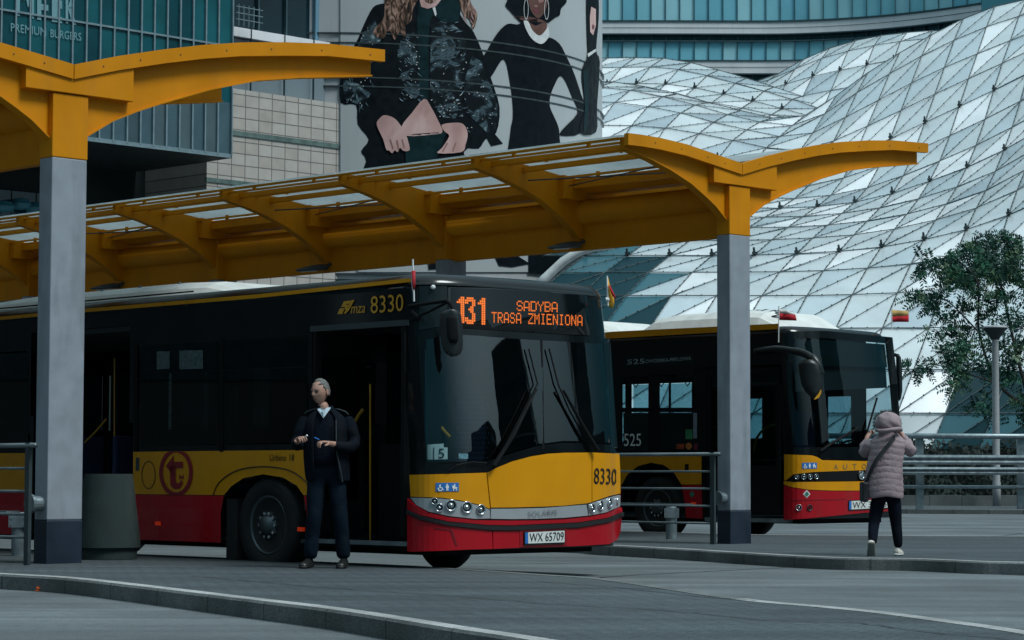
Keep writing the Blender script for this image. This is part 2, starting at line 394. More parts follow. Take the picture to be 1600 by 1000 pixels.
f1 = [f1[0]+BCK*22, f1[0]+BCK*10, f1[0]+BCK*3]+f1
b1 = [G(x, y, KH) for x, y in ((590, 881), (700, 887), (850, 897), (960, 905), (1170, 935), (1300, 947), (1400, 957), (1500, 970), (1600, 984), (1800, 1018))]
b1 = [b1[0]+BCK*22, b1[0]+BCK*10, b1[0]+BCK*3]+b1
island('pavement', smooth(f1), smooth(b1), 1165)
f2 = [G(x, y, KH) for x, y in ((830, 846), (935, 851), (1050, 857), (1100, 860), (1200, 866), (1300, 871), (1425, 873), (1525, 877), (1600, 879), (1900, 889))]
f2 = [f2[0]+BCK*25, f2[0]+BCK*8]+f2
b2 = [G(x, y, KH) for x, y in ((1100, 833), (1200, 835), (1400, 836.5), (1600, 837.5), (1900, 840))]
b2 = [b2[0]+BCK*30, b2[0]+BCK*8]+b2
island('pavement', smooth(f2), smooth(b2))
f3 = [G(x, y, KH) for x, y in ((700, 793), (1150, 794), (1400, 795), (1600, 796), (1800, 797))]
b3 = [A(x, 745, 120) for x in (500, 1000, 1400, 1700, 2100)]
for p in b3: p.z = KH
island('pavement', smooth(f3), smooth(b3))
def seam(pts, w=0.035, z=0.004, name='tar_seam'):
    pl = smooth([G(x, y, z) for x, y in pts], 8); pl = [p+Vector((random.uniform(-.015, .015), random.uniform(-.03, .03), 0)) for p in pl]
    q = offs(pl, w); s = MB(); s.loft([pl, q], cap=False, closed=False); tag(s.build(name, SEAM), kind='structure')
seam([(930, 903), (1000, 898), (1100, 893), (1200, 888), (1320, 882)])
seam([(840, 881), (1000, 877), (1150, 874)], 0.02)
seam([(300, 899), (500, 917), (700, 930), (860, 943), (1010, 951), (1200, 968), (1330, 972), (1440, 986), (1600, 1000)], .018, KH+.002)
seam([(840, 908), (960, 917), (1090, 931), (1180, 938)], .02, KH+.002)
seam([(1530, 842), (1600, 833)], 0.03)

# ------------------------------------------------------------------ bus-station canopies
TRL = translucent('canopy_polycarbonate', (0.68, 0.77, 0.79), 0.5, 0.2)
ROOF = [(-2.20, 5.20), (-1.95, 5.205), (-1.6, 5.20), (-1.1, 5.17), (-.55, 5.10), (0, 5.03), (.55, 5.185), (1.1, 5.32), (1.6, 5.43), (2.1, 5.52), (2.7, 5.60), (3.3, 5.66), (3.8, 5.685), (4.12, 5.70)]
def zr(s):
    for (a, za), (c, zc) in zip(ROOF, ROOF[1:]):
        if s <= c: return za+(zc-za)*(s-a)/(c-a)
    return ROOF[-1][1]
RBL = [(-2.14, 5.03), (-1.65, 4.935), (-1.30, 4.84), (-.9, 4.70), (-.6, 4.55), (-.42, 4.45), (-.22, 4.30), (-.16, 4.24)]
RBR = [(.16, 4.26), (.22, 4.34), (.55, 4.54), (.85, 4.67), (1.17, 4.79), (1.78, 5.0), (2.41, 5.17), (3.0, 5.27), (3.66, 5.36), (4.02, 5.41)]
CW = .205; CD = .11
def canopy(P, n_col, label, group):
    root = thing('bus_station_canopy', (P.x, P.y, KH), label, 'canopy', group)
    T = Matrix(((FWD.x, LAT.x, 0, P.x), (FWD.y, LAT.y, 0, P.y), (0, 0, 1, 0), (0, 0, 0, 1)))
    L = 5.3*n_col
    SW = Matrix.Rotation(PI/2, 4, 'Z')
    def plate(b, poly, x0, x1):      # poly in (s,z), thick along x
        n = len(poly); vs = [T @ Vector((x0, s, z)) for s, z in poly]+[T @ Vector((x1, s, z)) for s, z in poly]
        b.add(vs, [tuple(range(n)), tuple(range(2*n-1, n-1, -1))]+[(i, i+n, (i+1) % n+n, (i+1) % n) for i in range(n)])
    for k in range(n_col+1):
        x = -5.3*k
        c = MB(); c.box(x-CD, x+CD, -CW, CW, KH+.42, 4.10, T); c.build('column', GRY, root, bevel=.012)
        c = MB(); c.box(x-CD-.003, x+CD+.003, -CW-.003, CW+.003, KH-.03, KH+.42, T); c.build('column_base', NAVY, root, bevel=.012)
        c = MB(); c.box(x-CD-.004, x+CD+.004, -CW-.004, CW+.004, 4.10, 4.735, T); c.build('column_head', YEL, root, bevel=.01)
        b = MB(); base = T @ Vector((x, -CW-.02, KH+.60))
        b.tube([T @ Vector((x, -CW+.01, KH+.58)), T @ Vector((x, -CW-.10, KH+.58))], .075, 16)
        b.tube([T @ Vector((x, -CW-.10, KH+.58)), T @ Vector((x, -CW-.135, KH+.58))], .09, 16)
        b.build('wall_spigot', STEEL, root, smooth=False)
    for k in range(2*n_col+1):
        x = -2.65*k; w = .035
        top = [(s, z-.02) for s, z in ROOF]
        # one rib = web left + web right, with a flange along its lower edge
        b = MB()
        lt = [(s, zr(s)-.03) for s in (-2.14, -1.6, -1.1, -.55, -.02)]
        plate(b, RBL+[(-.02, 4.24)]+lt[::-1], x-w, x+w)
        rt = [(s, zr(s)-.03) for s in (.02, .55, 1.1, 1.6, 2.1, 2.7, 3.3, 3.8, 4.02)]
        plate(b, [(.02, 4.26)]+RBR+rt[::-1], x-w, x+w)
        for rb in (RBL, RBR):
            b.loft([[T @ Vector((x+sx*.065, s, z+dz)) for sx, dz in ((-1, -.008), (1, -.008), (1, .008), (-1, .008))] for s, z in rb])
        b.build('rib', YEL, root)
        b = MB()
        box = [(-.54, 4.742), (-.54, zr(-.54)-.035), (0, zr(0)-.035), (.74, zr(.74)-.035), (.74, 4.742)]
        plate(b, box, x-.15, x+.135)
        b.build('rib_box', YEL, root, bevel=.006)
        if k % 2:     # under the ribs between the columns hangs a street-light head
            pass
    # end fascia
    for xe, nm in ((.09, 'fascia'), (-L-.24, 'fascia')):
        b = MB()
        a = [(s, z) for s, z in ROOF]+[(s, z-.145) for s, z in ROOF[::-1]]
        li = [p for p in ROOF if p[0] <= 0]; ri = [p for p in ROOF if p[0] >= 0]
        for seg, e in ((li, -.004), (ri, .0)):
            pl = [(s, z) for s, z in seg]+[(s, z-.145+(.012 if abs(s) > 3 else 0)) for s, z in seg[::-1]]
            if seg is li: pl = [(min(s, -.005), z) for s, z in pl]
            else: pl = [(max(s, .005), z) for s, z in pl]
            plate(b, pl, xe, xe+.07)
        b.build(nm, YEL, root)
        if xe > 0:
            for s in (-1.7, -1.2, -.7, -.35, .35, .8, 1.3, 1.9, 2.5, 3.2, 3.9):
                b = MB(); b.tube([T @ Vector((xe+.07, s, zr(s)-.075)), T @ Vector((xe+.075, s, zr(s)-.075))], .008, 6); b.build('bolt', DSTEEL, root)
    # purlins and eave rails
    for s, w, h, dz in ((-2.17, .02, .03, 0), (-2.02, .02, .025, .03), (-1.80, .03, .07, .03), (-1.50, .018, .025, .03), (-1.22, .03, .07, .03), (-.55, .018, .03, .03), (-.34, .04, .10, .05),
                        (.42, .05, .10, .05), (1.15, .03, .09, .03), (1.9, .03, .10, .03), (2.65, .03, .09, .03), (3.4, .03, .10, .03), (4.04, .02, .05, .01)):
        b = MB(); b.box(-L-.15, -.01, s-w, s+w, zr(s)-.035-dz-h, zr(s)-.035-dz, T); b.build('purlin', YEL, root)
    b = MB()
    for k in range(4*n_col+1):
        x = -1.325*k-.6
        if x < -L: continue
        for s in (-2.10, -1.50, -.50):
            b = MB(); b.box(x-.02, x+.02, s-.02, s+.02, zr(s)-.10, zr(s)-.03, T); b.build('glazing_clamp', YEL, root)
    # glazing, one sheet for each bay and side
    for k in range(2*n_col):
        x0 = -2.65*k-.02 if k else .085; x1 = -2.65*(k+1)+.02
        for seg in ([-2.23, -1.95, -1.6, -1.1, -.55, -.33], [.40, .8, 1.1, 1.6, 2.1, 2.7, 3.3, 3.8, 4.10]):
            b = MB(); b.loft([[T @ Vector((x, s, zr(s)-.026)), T @ Vector((x, s, zr(s)-.012))] for x in (x0, x1) for s in ()], cap=False) if False else None
            r = []
            for s in seg: r.append([T @ Vector((x0, s, zr(s)-.028)), T @ Vector((x1, s, zr(s)-.028)), T @ Vector((x1, s, zr(s)-.016)), T @ Vector((x0, s, zr(s)-.016))])
            b.loft(r); b.build('roof_panel', TRL, root)
    # thin tie rods under the roof
    b = MB()
    for k in range(0, 2*n_col, 2):
        b = MB(); b.tube([T @ Vector((-2.65*k-.1, -1.2, 4.93)), T @ Vector((-2.65*k-2.5, -.45, 4.92))], .010, 5); b.build('tie_rod', DSTEEL, root)
        b = MB(); b.tube([T @ Vector((-2.65*k-2.55, -1.2, 4.93)), T @ Vector((-2.65*k-.15, -.45, 4.92))], .010, 5); b.build('tie_rod', DSTEEL, root)
    b = MB(); b.loft([[T @ Vector((x, s, z)) for s, z in ((-.36, 5.02), (-.12, 4.86), (.12, 4.86), (.42, 5.04), (.42, 5.02), (.12, 4.84), (-.12, 4.84), (-.36, 5.0))] for x in (.0, -L)]); b.build('valley_gutter', YEL, root)
    # long gutter tube and web beam between the columns
    b = MB(); b.tube([T @ Vector((-.12, -.03, 4.60)), T @ Vector((-L, -.03, 4.60))], .17, 20); b.build('gutter_tube', YEL, root, smooth=True)
    b = MB(); b.box(-L, -.12, -.055, .055, 4.08, 4.50, T); b.build('long_beam', YEL, root)
    # lamps under the beam, half-way between columns
    for k in range(n_col):
        x = -5.3*k-2.65; lf = MB(); rings = []
        for u, rw, rh in ((-.66, .015, .008), (-.60, .06, .022), (-.48, .11, .045), (-.34, .135, .065), (-.20, .13, .075), (-.11, .10, .07), (-.07, .04, .04)):
            rings.append([T @ Vector((x-.05+rw*math.cos(2*PI*q/18), u, 4.10+.10*(u+.4)+max(-.02, rh*math.sin(2*PI*q/18)))) for q in range(18)])
        lf.loft(rings); hd = lf.build('lamp_head', LAMPM, root, smooth=True)
        ln = MB(); ln.loft([[T @ Vector((x-.05+rw*math.cos(2*PI*q/16), u, 4.078+.10*(u+.4)+.012*math.sin(2*PI*q/16))) for q in range(16)] for u, rw in ((-.55, .02), (-.48, .08), (-.36, .10), (-.28, .05))])
        ln.build('lamp_lens', WHT, hd)
        br = MB(); br.tube([T @ Vector((x+.05, -.22, 4.13)), T @ Vector((x+.05, -.05, 4.20))], .025, 8); br.build('lamp_bracket', LAMPM, hd)
    return T
P1 = A(92, 742, 23.75); P1.z = 0
P2 = A(1147, 742, 31.2); P2.z = 0
T1 = canopy(P1, 2, 'nearest yellow steel canopy with big curved roof end, top left above the concrete bin', 'yellow canopies over the bus stands')
T2 = canopy(P2, 5, 'long yellow steel canopy running back behind the front bus, glazed roof seen from below', 'yellow canopies over the bus stands')
# third one, further back, out of the view of this lens but part of the place's rhythm is left out

# railings, bollards, bin, litter -----------------------------------
RAILS = mat('railing_steel', (0.12, 0.15, 0.16), 0.4, metal=0.5, var=0.2)
def railing(T, x0, L, s, label):
    p = T @ Vector((x0, s, KH)); r = thing('railing', p, label, 'railing', 'steel railings on the bus islands')
    for k in range(int(L/2.2)+1):
        b = MB(); b.box(x0-2.2*k-.035, x0-2.2*k+.035, s-.018, s+.018, KH-.01, 1.30, T); b.build('post', DSTEEL, r)
    for z in (1.27, 1.05, .83, .61, .39):
        b = MB(); b.tube([T @ Vector((x0+.12 if z > 1.2 else x0, s, z)), T @ Vector((x0-L, s, z))], .024 if z > 1.2 else .014, 8); b.build('rail', RAILS, r, smooth=True)
    b = MB(); b.box(x0-L, x0-.55, s+.12, s+.28, .595, .635, T); b.build('ledge', STEEL, r)
railing(T1, .25, 10, -.52, 'grey steel railing beside the nearest grey column, left edge')
railing(T2, .04, 24, -.47, 'grey steel railing in front of the second bus, ending at the middle column')
def bollard(px, py, rad, h, label):
    p = G(px, py, KH); r = thing('bollard', p, label, 'bollard', 'short steel bollards')
    b = MB(); b.lathe([(rad, -.01), (rad, h-.02), (rad-.02, h)], p, n=28); b.build('tube', STEEL, r, smooth=False)
    b = MB(); b.box(-.10, .10, -rad-.012, -rad+.01, h-.16, h-.03, Matrix.Translation(p)); 
    for i in (-1, 1):
        for j in (0, 1): b.tube([p+Vector((i*.07, -rad-.02, h-.06-.07*j)), p+Vector((i*.07, -rad, h-.06-.07*j))], .012, 6)
    b.build('bolted_plate', STEEL, r)
bollard(30, 868, .085, .46, 'short galvanised steel bollard by the nearest column')
bollard(1049, 842, .075, .45, 'short galvanised steel bollard behind the railing of the middle column')
p = G(168, 873, KH); rt = thing('concrete_bin', p, 'tapered dark concrete litter bin standing behind the nearest column', 'bin')
CONC = mat('dark_concrete', (0.018, 0.032, 0.031), 0.9, var=0.35, scale=6, bump=0.15, bscale=60, dirt=0.3)
b = MB(); b.lathe([(.30, 0), (.30, .10), (.335, .12), (.33, .2), (.25, .84), (.245, .87), (.20, .87), (.20, .80)], p, n=36); o = b.build('shell', CONC, rt, smooth=True); o.modifiers.new('e', 'EDGE_SPLIT').split_angle = R(40)
b = MB(); b.lathe([(.198, .70), (.198, .86), (.19, .86)], p, n=36); b.build('liner', DSTEEL, rt)
p = G(66, 924, 0.0)
b = MB(); Tl = Matrix.Translation(p) @ Matrix.Rotation(.2, 4, 'Z'); b.box(-.055, .055, -.04, .04, .006, .014, Tl); b.box(-.055, .01, -.045, .0, .014, .03, Tl @ Matrix.Rotation(.25, 4, 'Y'))
tag(b.build('litter', mat('orange_card', (0.9, 0.14, 0.02), 0.6)), 'small bright orange scrap of packaging on the road by the kerb', 'litter')

# ------------------------------------------------------------------ far right: barrier, lamp, hedge, wall
def fx(px, D, z): 
    q = A(px, 740, D); return Vector((q.x, q.y, z))
r = thing('guard_barrier', fx(1437, 64, KH), 'long grey steel crash barrier with top handrail at the right', 'barrier')
def zy(py, D, px=1500): return A(px, py, D).z
for px in (1340, 1437, 1595, 1690):
    b = MB(); c = fx(px, 64.2, 0); b.box(c.x-.10, c.x+.10, c.y-.06, c.y+.06, KH-.02, zy(684, 64)); b.build('post', STEEL, r)
def bar(px0, px1, prof, name):
    b = MB(); b.loft([[Vector((x, 64+dy, z)) for dy, z in prof] for x in (fx(px0, 64, 0).x, fx(px1, 64, 0).x)]); b.build(name, STEEL, r)
def wprof(za, zb):
    h = zb-za; return [(-.09, za+.15*h), (-.20, za), (-.22, za+.25*h), (-.16, za+.5*h), (-.22, za+.75*h), (-.20, zb), (-.09, zb-.15*h)]
bar(1290, 1760, wprof(zy(726, 64), zy(711, 64)), 'guard_rail'); bar(1290, 1760, wprof(zy(742, 64), zy(730, 64)), 'guard_rail')
for ya, yb in ((677, 686), (758, 764)):
    b = MB(); z = (zy(ya, 64)+zy(yb, 64))/2; rr = (zy(ya, 64)-zy(yb, 64))/2; b.tube([(fx(1290, 64, 0).x, 64.1, z), (fx(1760, 64, 0).x, 64.1, z)], rr, 10); b.build('handrail', STEEL, r, smooth=True)
STONEW = mat('low_wall_stone', (0.10, 0.11, 0.11), 0.8, var=0.3, scale=2, bump=0.3)
b = MB(); 
for k in range(22):
    x = fx(700, 72, 0).x+k*.95; b.box(x, x+.935, 71.6, 72.2, 0.1, .42+.015*(k % 2))
b.box(fx(700, 72, 0).x, fx(700, 72, 0).x+22*.95, 71.65, 72.15, .1, .40)
tag(b.build('low_wall', STONEW), 'low dark stone block wall behind the crash barrier', 'wall')
HEDGE = mat('hedge_leaf', (0.010, 0.022, 0.018), 0.7, var=0.5, scale=1.2)
b = MB()
for k in range(9000):
    x = random.uniform(fx(560, 76, 0).x, fx(1720, 76, 0).x); z = random.uniform(.25, 2.02+.10*math.sin(x*2.1)+.05*random.random()); y = 75.2-.5*random.random()+.25*math.sin(x*3+z*4)
    s = random.uniform(.05, .11); a = random.uniform(0, 6.28); t = random.uniform(-.9, .9); u = Vector((math.cos(a), math.sin(a)*.4, math.sin(a)))*s; w = Vector((-math.sin(a), .5*t, math.cos(a)))*s*.6; c = Vector((x, y, z))
    b.add([c-u, c-w*.8, c+u, c+w*.8], [(0, 1, 2, 3)])
b.box(fx(560, 76, 0).x, fx(1720, 76, 0).x, 75.3, 77.0, .1, 1.85)
tag(b.build('hedge', HEDGE), 'dark clipped hedge between the low wall and the glass roof', 'hedge', kind='stuff')

r = thing('street_lamp', fx(1557, 71, KH), 'pale grey street lamp post with flat dark bowl head, right edge', 'street lamp')
LPOST = mat('lamp_post_paint', (0.34, 0.35, 0.36), 0.5, var=0.06, dirt=0.1)
c = fx(1557, 71, 0); b = MB(); b.lathe([(.12, KH-.01), (.12, .8), (.105, .85), (.10, 4.95), (.11, 5.0)], c, n=20); b.build('post', LPOST, r, smooth=True)
b = MB(); b.lathe([(.11, 5.0), (.16, 5.08), (.33, 5.30), (.37, 5.34)], c, n=24); b.build('bowl', DSTEEL, r, smooth=True)
b = MB(); b.lathe([(.38, 5.34), (.38, 5.37), (.3, 5.41), (.05, 5.43)], c, n=24); b.build('cap', LPOST, r, smooth=True)

# tree -----------------------------------------------------------------
LEAF = [mat('leaf_dark', (0.005, 0.042, 0.028), 0.8, var=0.3), mat('leaf_mid', (0.012, 0.085, 0.045), 0.75, var=0.3), mat('leaf_pale', (0.055, 0.115, 0.045), 0.5, var=0.3)]
BARK = mat('bark', (0.045, 0.042, 0.038), 0.9, var=0.3, bump=0.6)
TD = 75.0
rt = thing('tree', fx(1625, TD, KH), 'feathery green tree beside the lamp post, right edge', 'tree')
b = MB(); base = fx(1628, TD, KH); J = A(1612, 640, TD)
b.tube([base, (base+J)/2+Vector((.08, 0, 0)), J], [.17, .13, .10], 10)
limbs = [[(1612, 640), (1590, 560), (1570, 470), (1555, 400), (1572, 372)], [(1612, 640), (1560, 600), (1530, 520), (1527, 440), (1490, 405), (1462, 400)], [(1560, 600), (1500, 580), (1460, 570), (1432, 572)],
         [(1530, 520), (1480, 470), (1440, 460)], [(1590, 560), (1620, 470), (1625, 400)], [(1527, 440), (1510, 400), (1520, 375)], [(1560, 600), (1520, 640), (1500, 650)], [(1612, 640), (1650, 540), (1690, 440)], [(1590, 560), (1560, 540), (1530, 560), (1490, 600)]]
LP = []
for i, l in enumerate(limbs):
    pl = [A(x, y, TD+random.uniform(-.5, .5)*(j > 0)*1.0) for j, (x, y) in enumerate(l)]; pl = smooth(pl, 5); LP.append(pl); n = len(pl)
    b.tube(pl, [max(.008, (.065 if i in (0, 1, 4, 7) else .032)*(1-.85*k/n)) for k in range(n)], 6)
b.build('trunk', BARK, rt, smooth=True)
b = MB()
def leafspray(c, d, L, mi):
    d = d.normalized(); side = d.cross(Vector((random.uniform(-.3, .3), -1, random.uniform(-.3, .3)))).normalized()
    n = 7
    for k in range(1, n+1):
        p = c+d*L*k/n+Vector((0, 0, -.18*L*(k/n)**2)); 
        for sg in (-1, 1):
            q = (side*sg+d*.55+Vector((0, random.uniform(-.5, .5), random.uniform(-.35, .1)))).normalized(); l = L*.36*random.uniform(.8, 1.2)*(1.1-.4*k/n); w = q.cross(Vector((random.uniform(-1, 1), 1, random.uniform(-1, 1)))).normalized()*l*.20
            b.add([p, p+q*l*.45+w, p+q*l, p+q*l*.5-w], [(0, 1, 2, 3)], mi)
blobs = [(1500, 408, 42, 26, 90), (1545, 395, 42, 24, 90), (1590, 400, 30, 28, 60), (1462, 412, 26, 14, 22), (1530, 432, 60, 22, 90), (1585, 445, 35, 30, 55), (1448, 462, 22, 26, 26), (1478, 478, 26, 22, 34), (1520, 470, 22, 18, 10),
         (1505, 525, 38, 20, 46), (1470, 560, 40, 18, 44), (1440, 570, 18, 8, 10), (1520, 565, 32, 22, 46), (1572, 500, 30, 30, 40), (1595, 560, 26, 36, 46), (1560, 560, 18, 22, 16), (1535, 620, 14, 18, 14), (1592, 630, 22, 22, 30), (1495, 590, 14, 14, 14), (1640, 420, 30, 50, 60), (1650, 520, 30, 60, 60), (1655, 620, 30, 40, 40)]
for cx, cy, rx, ry, n in blobs:
    subs = []
    for k in range(max(3, int(n/7))):
        a = random.uniform(0, 6.28); q = math.sqrt(random.random())*1.05; subs.append((cx+rx*q*math.cos(a), cy+ry*q*math.sin(a), random.uniform(-1, 1)))
    for k in range(int(n*.95)):
        sx_, sy_, dep = random.choice(subs); a = random.uniform(0, 6.28); c = A(sx_+random.gauss(0, 6.0), sy_+random.gauss(0, 4.5), TD+dep+random.uniform(-.25, .25))
        d = Vector((math.cos(a)*1.0+random.uniform(-.6, .6)-.15, random.uniform(-.5, .5), -math.sin(a)*.6+random.uniform(-.8, .3)))
        mi = 0 if random.random() < .5 else (1 if random.random() < .8 else 2)
        leafspray(c, d, random.uniform(.30, .56), mi)
b.build('crown', LEAF, rt)

# ------------------------------------------------------------------ undulating glass roof
def cr(a, b_, c, d, t): return .5*((2*b_)+(c-a)*t+(2*a-5*b_+4*c-d)*t*t+(-a+3*b_-3*c+d)*t**3)
class Sheet:
    def __init__(s, xs, rows): s.xs = xs; s.rows = rows
    def at(s, px, r):
        xs = s.xs; n = len(xs); px_ = min(max(px, xs[0]), xs[-1]-1e-3); i = 0
        while i < n-2 and xs[i+1] <= px_: i += 1
        t = (px_-xs[i])/(xs[i+1]-xs[i])
        def rowv(j):
            j = min(max(j, 0), len(s.rows)-1); ys, D = s.rows[j]
            f = lambda k: ys[min(max(k, 0), n-1)]
            return cr(f(i-1), f(i), f(i+1), f(i+2), t), D
        j = int(min(max(math.floor(r), 0), len(s.rows)-2)); u = r-j
        q = [rowv(j+k) for k in (-1, 0, 1, 2)]
        return cr(*[a[0] for a in q], u), cr(*[a[1] for a in q], u)
PANE = []
def panemat(name, base, rough, spec, metal=0.0):
    m = mat(name, base, rough, var=0.10, scale=.5, spec=spec, metal=metal); PANE.append(m)
panemat('roof_glass_pale', (0.60, 0.65, 0.67), .28, .6, .15); panemat('roof_glass_mid', (0.52, 0.60, 0.64), .24, .6, .15); panemat('roof_glass_bright', (0.84, 0.86, 0.88), .3, .6, .15)
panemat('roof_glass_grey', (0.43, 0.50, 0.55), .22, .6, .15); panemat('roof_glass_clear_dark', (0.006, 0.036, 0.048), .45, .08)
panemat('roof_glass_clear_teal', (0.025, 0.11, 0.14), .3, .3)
LATT = mat('roof_lattice_steel', (0.035, 0.055, 0.06), .6, var=.2)
NODEM = mat('roof_node_steel', (0.40, 0.42, 0.42), .5)
roofroot = thing('undulating_glass_roof', fx(1250, 86, 0), 'huge wavy roof of triangular glass panes rising behind the second bus', 'glass roof')
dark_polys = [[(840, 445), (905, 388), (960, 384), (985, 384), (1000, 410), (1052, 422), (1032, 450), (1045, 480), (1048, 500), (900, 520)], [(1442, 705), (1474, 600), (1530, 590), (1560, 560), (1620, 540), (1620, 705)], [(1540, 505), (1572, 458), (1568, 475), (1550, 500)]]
def roof_sheet(sheet, U0, U1, rs, shear, lw, node_px=True, spike_rows=()):
    # U: metres to the right of pixel column 1300; rs: list of row parameters
    pts = {}; nU = U1-U0
    for j, r_ in enumerate(rs):
        for i in range(U0, U1+1):
            U = i*1.72+shear*j; px = 1300.0
            for _ in range(4):
                y, D = sheet.at(px, r_); px = 1300+U*FPX/D
            y, D = sheet.at(px, r_); pts[(i, j)] = (A(px, y, D+.0*i), px, y)
    g = MB(); lat = MB(); nod = MB(); spk = MB()
    def okpx(px): return sheet.xs[0]-15 <= px <= sheet.xs[-1]+15
    for j in range(len(rs)-1):
        for i in range(U0, U1):
            q = [pts[(i, j)], pts[(i+1, j)], pts[(i+1, j+1)], pts[(i, j+1)]]
            if not all(okpx(a[1]) for a in q): continue
            for tri in ((0, 1, 2), (0, 2, 3)):
                cx = sum(q[k][1] for k in tri)/3; cy = sum(q[k][2] for k in tri)/3
                mi = random.choices((0, 1, 2, 3), (6, 3, 1.7, .7))[0]
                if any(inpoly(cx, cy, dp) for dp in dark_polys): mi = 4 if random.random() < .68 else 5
                # every pane is set a touch out of true, as real ones are
                n = (q[tri[1]][0]-q[tri[0]][0]).cross(q[tri[2]][0]-q[tri[0]][0]).normalized()
                vs = [q[k][0]+n*random.uniform(-.02, .02) for k in tri]
                g.add(vs, [(0, 1, 2)], mi)
            for a, c, w in ((0, 1, lw), (0, 3, lw*1.15), (0, 2, lw*.8)):
                pa, pc = q[a][0], q[c][0]; L = (pc-pa).length
                if L < .02: continue
                lat.tube([pa+Vector((0, -.05, .03)), pc+Vector((0, -.05, .03))], w, 4, cap=False)
                k = max(1, int(L/.75))
                for m in range(1, k+1):
                    c_ = pa+(pc-pa)*(m/(k+1) if k > 1 else .5)+Vector((0, -.09, .04)); s = lw*2.2
                    nod.add([c_+Vector((s, 0, 0)), c_+Vector((0, 0, s)), c_+Vector((-s, 0, 0)), c_+Vector((0, 0, -s)), c_+Vector((0, -s, 0))], [(0, 1, 4), (1, 2, 4), (2, 3, 4), (3, 0, 4)])
            if j in spike_rows:
                c_ = q[0][0]; s = random.uniform(.9, 1.15)
                spk.tube([c_+Vector((0, -.1, .0)), c_+Vector((-.04, -.18, .30*s))], [.07, .045], 5)
                spk.box(-.11, .11, -.10, .02, -.03, .07, Matrix.Translation(c_+Vector((0, -.12, .08))))
    g.build('glazing', PANE, roofroot)
    lat.build('lattice', LATT, roofroot); nod.build('lattice_nodes', NODEM if not node_px else LATT, roofroot)
    if spk.v: spk.build('maintenance_anchors', DSTEEL, roofroot)
XS = [850, 950, 1050, 1150, 1250, 1350, 1450, 1550, 1650, 1750]
DO = 10
shA = Sheet(XS, [([712]*10, 76+DO), ([612]*10, 77+DO), ([522]*10, 79+DO), ([452, 450, 450, 450, 450, 447, 440, 425, 400, 380], 83+DO), ([395, 395, 395, 395, 392, 385, 368, 340, 295, 265], 89+DO),
                 ([347, 345, 345, 346, 345, 336, 315, 280, 225, 190], 97+DO), ([312, 310, 310, 312, 314, 300, 265, 222, 168, 130], 104+DO), ([262, 262, 264, 272, 282, 255, 212, 165, 115, 75], 109+DO),
                 ([208, 202, 207, 225, 240, 205, 158, 112, 66, 38], 113+DO), ([155, 152, 168, 195, 208, 160, 108, 66, 30, 0], 117+DO), ([130, 128, 145, 172, 184, 118, 58, 12, -8, -20], 121+DO), ([162, 160, 175, 200, 215, 160, 110, 70, 40, 30], 128+DO)])
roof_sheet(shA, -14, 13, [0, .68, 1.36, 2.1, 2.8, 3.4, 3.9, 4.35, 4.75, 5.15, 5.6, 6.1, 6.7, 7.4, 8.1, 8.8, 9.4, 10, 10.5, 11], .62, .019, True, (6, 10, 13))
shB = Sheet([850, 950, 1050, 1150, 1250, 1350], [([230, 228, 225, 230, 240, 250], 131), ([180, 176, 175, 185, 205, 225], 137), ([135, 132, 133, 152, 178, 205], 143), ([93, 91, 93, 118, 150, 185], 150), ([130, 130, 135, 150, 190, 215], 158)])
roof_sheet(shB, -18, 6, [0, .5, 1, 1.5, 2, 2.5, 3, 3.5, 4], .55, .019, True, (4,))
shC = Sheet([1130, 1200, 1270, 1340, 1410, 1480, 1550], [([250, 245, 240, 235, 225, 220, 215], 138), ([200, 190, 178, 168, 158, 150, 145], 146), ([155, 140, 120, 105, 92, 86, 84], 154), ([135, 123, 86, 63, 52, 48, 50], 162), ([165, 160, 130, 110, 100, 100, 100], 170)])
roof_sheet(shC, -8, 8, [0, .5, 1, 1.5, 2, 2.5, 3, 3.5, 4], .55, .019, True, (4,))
b = MB(); b.tube([A(x, y, 84) for x, y in ((838, 450), (850, 436), (880, 408), (905, 393), (930, 385), (960, 383))], .16, 10); b.build('edge_arch', mat('arch_white', (0.62, 0.64, 0.64), .5), roofroot, smooth=True)
#@@PART3
# ------------------------------------------------------------------ buildings
OGL = [mat('tower_glass_a', (0.20, 0.52, 0.64), .12, var=.1, spec=.9, metal=.0, scale=.3), mat('tower_glass_b', (0.26, 0.60, 0.70), .12, var=.1, spec=.9, metal=.0, scale=.3), mat('tower_glass_c', (0.38, 0.70, 0.78), .15, var=.1, spec=.9, metal=.0, scale=.3)]
OGD = mat('tower_glass_dark', (0.02, 0.05, 0.06), .15, var=.2, spec=.7)
CLAD = mat('pale_cladding', (0.76, 0.76, 0.78), .5, var=.05, scale=.5, dirt=.08)
MULL = mat('mullion_blue_grey', (0.03, 0.07, 0.085), .5)
tw = thing('office_tower', fx(1220, 200, 0), 'curved office tower with blue glass bands and pale panels behind the wavy roof', 'building')
cols = []
px = 905.0
def twD(px):
    return 200-max(0, (px-1180)/300.)**2*5.5+max(0, (1000-px)/300.)**2*1.5
while px < 1560: cols.append(px); px += 22.7
def twp(px, y, off=0):
    D = twD(px); q = A(px, 742, D-off); return Vector((q.x, q.y, 1+(742-y)/FPX*200))
bands = [(-40, 26, 'g'), (26, 29, 'm'), (29, 47, 'c'), (47, 49, 'm'), (49, 58, 'd'), (58, 60, 'm'), (60, 89, 'g'), (89, 91, 'm'), (91, 110, 'c'), (110, 112, 'm'), (112, 122, 'd'), (122, 124, 'm'), (124, 152, 'g'), (152, 230, 'c')]
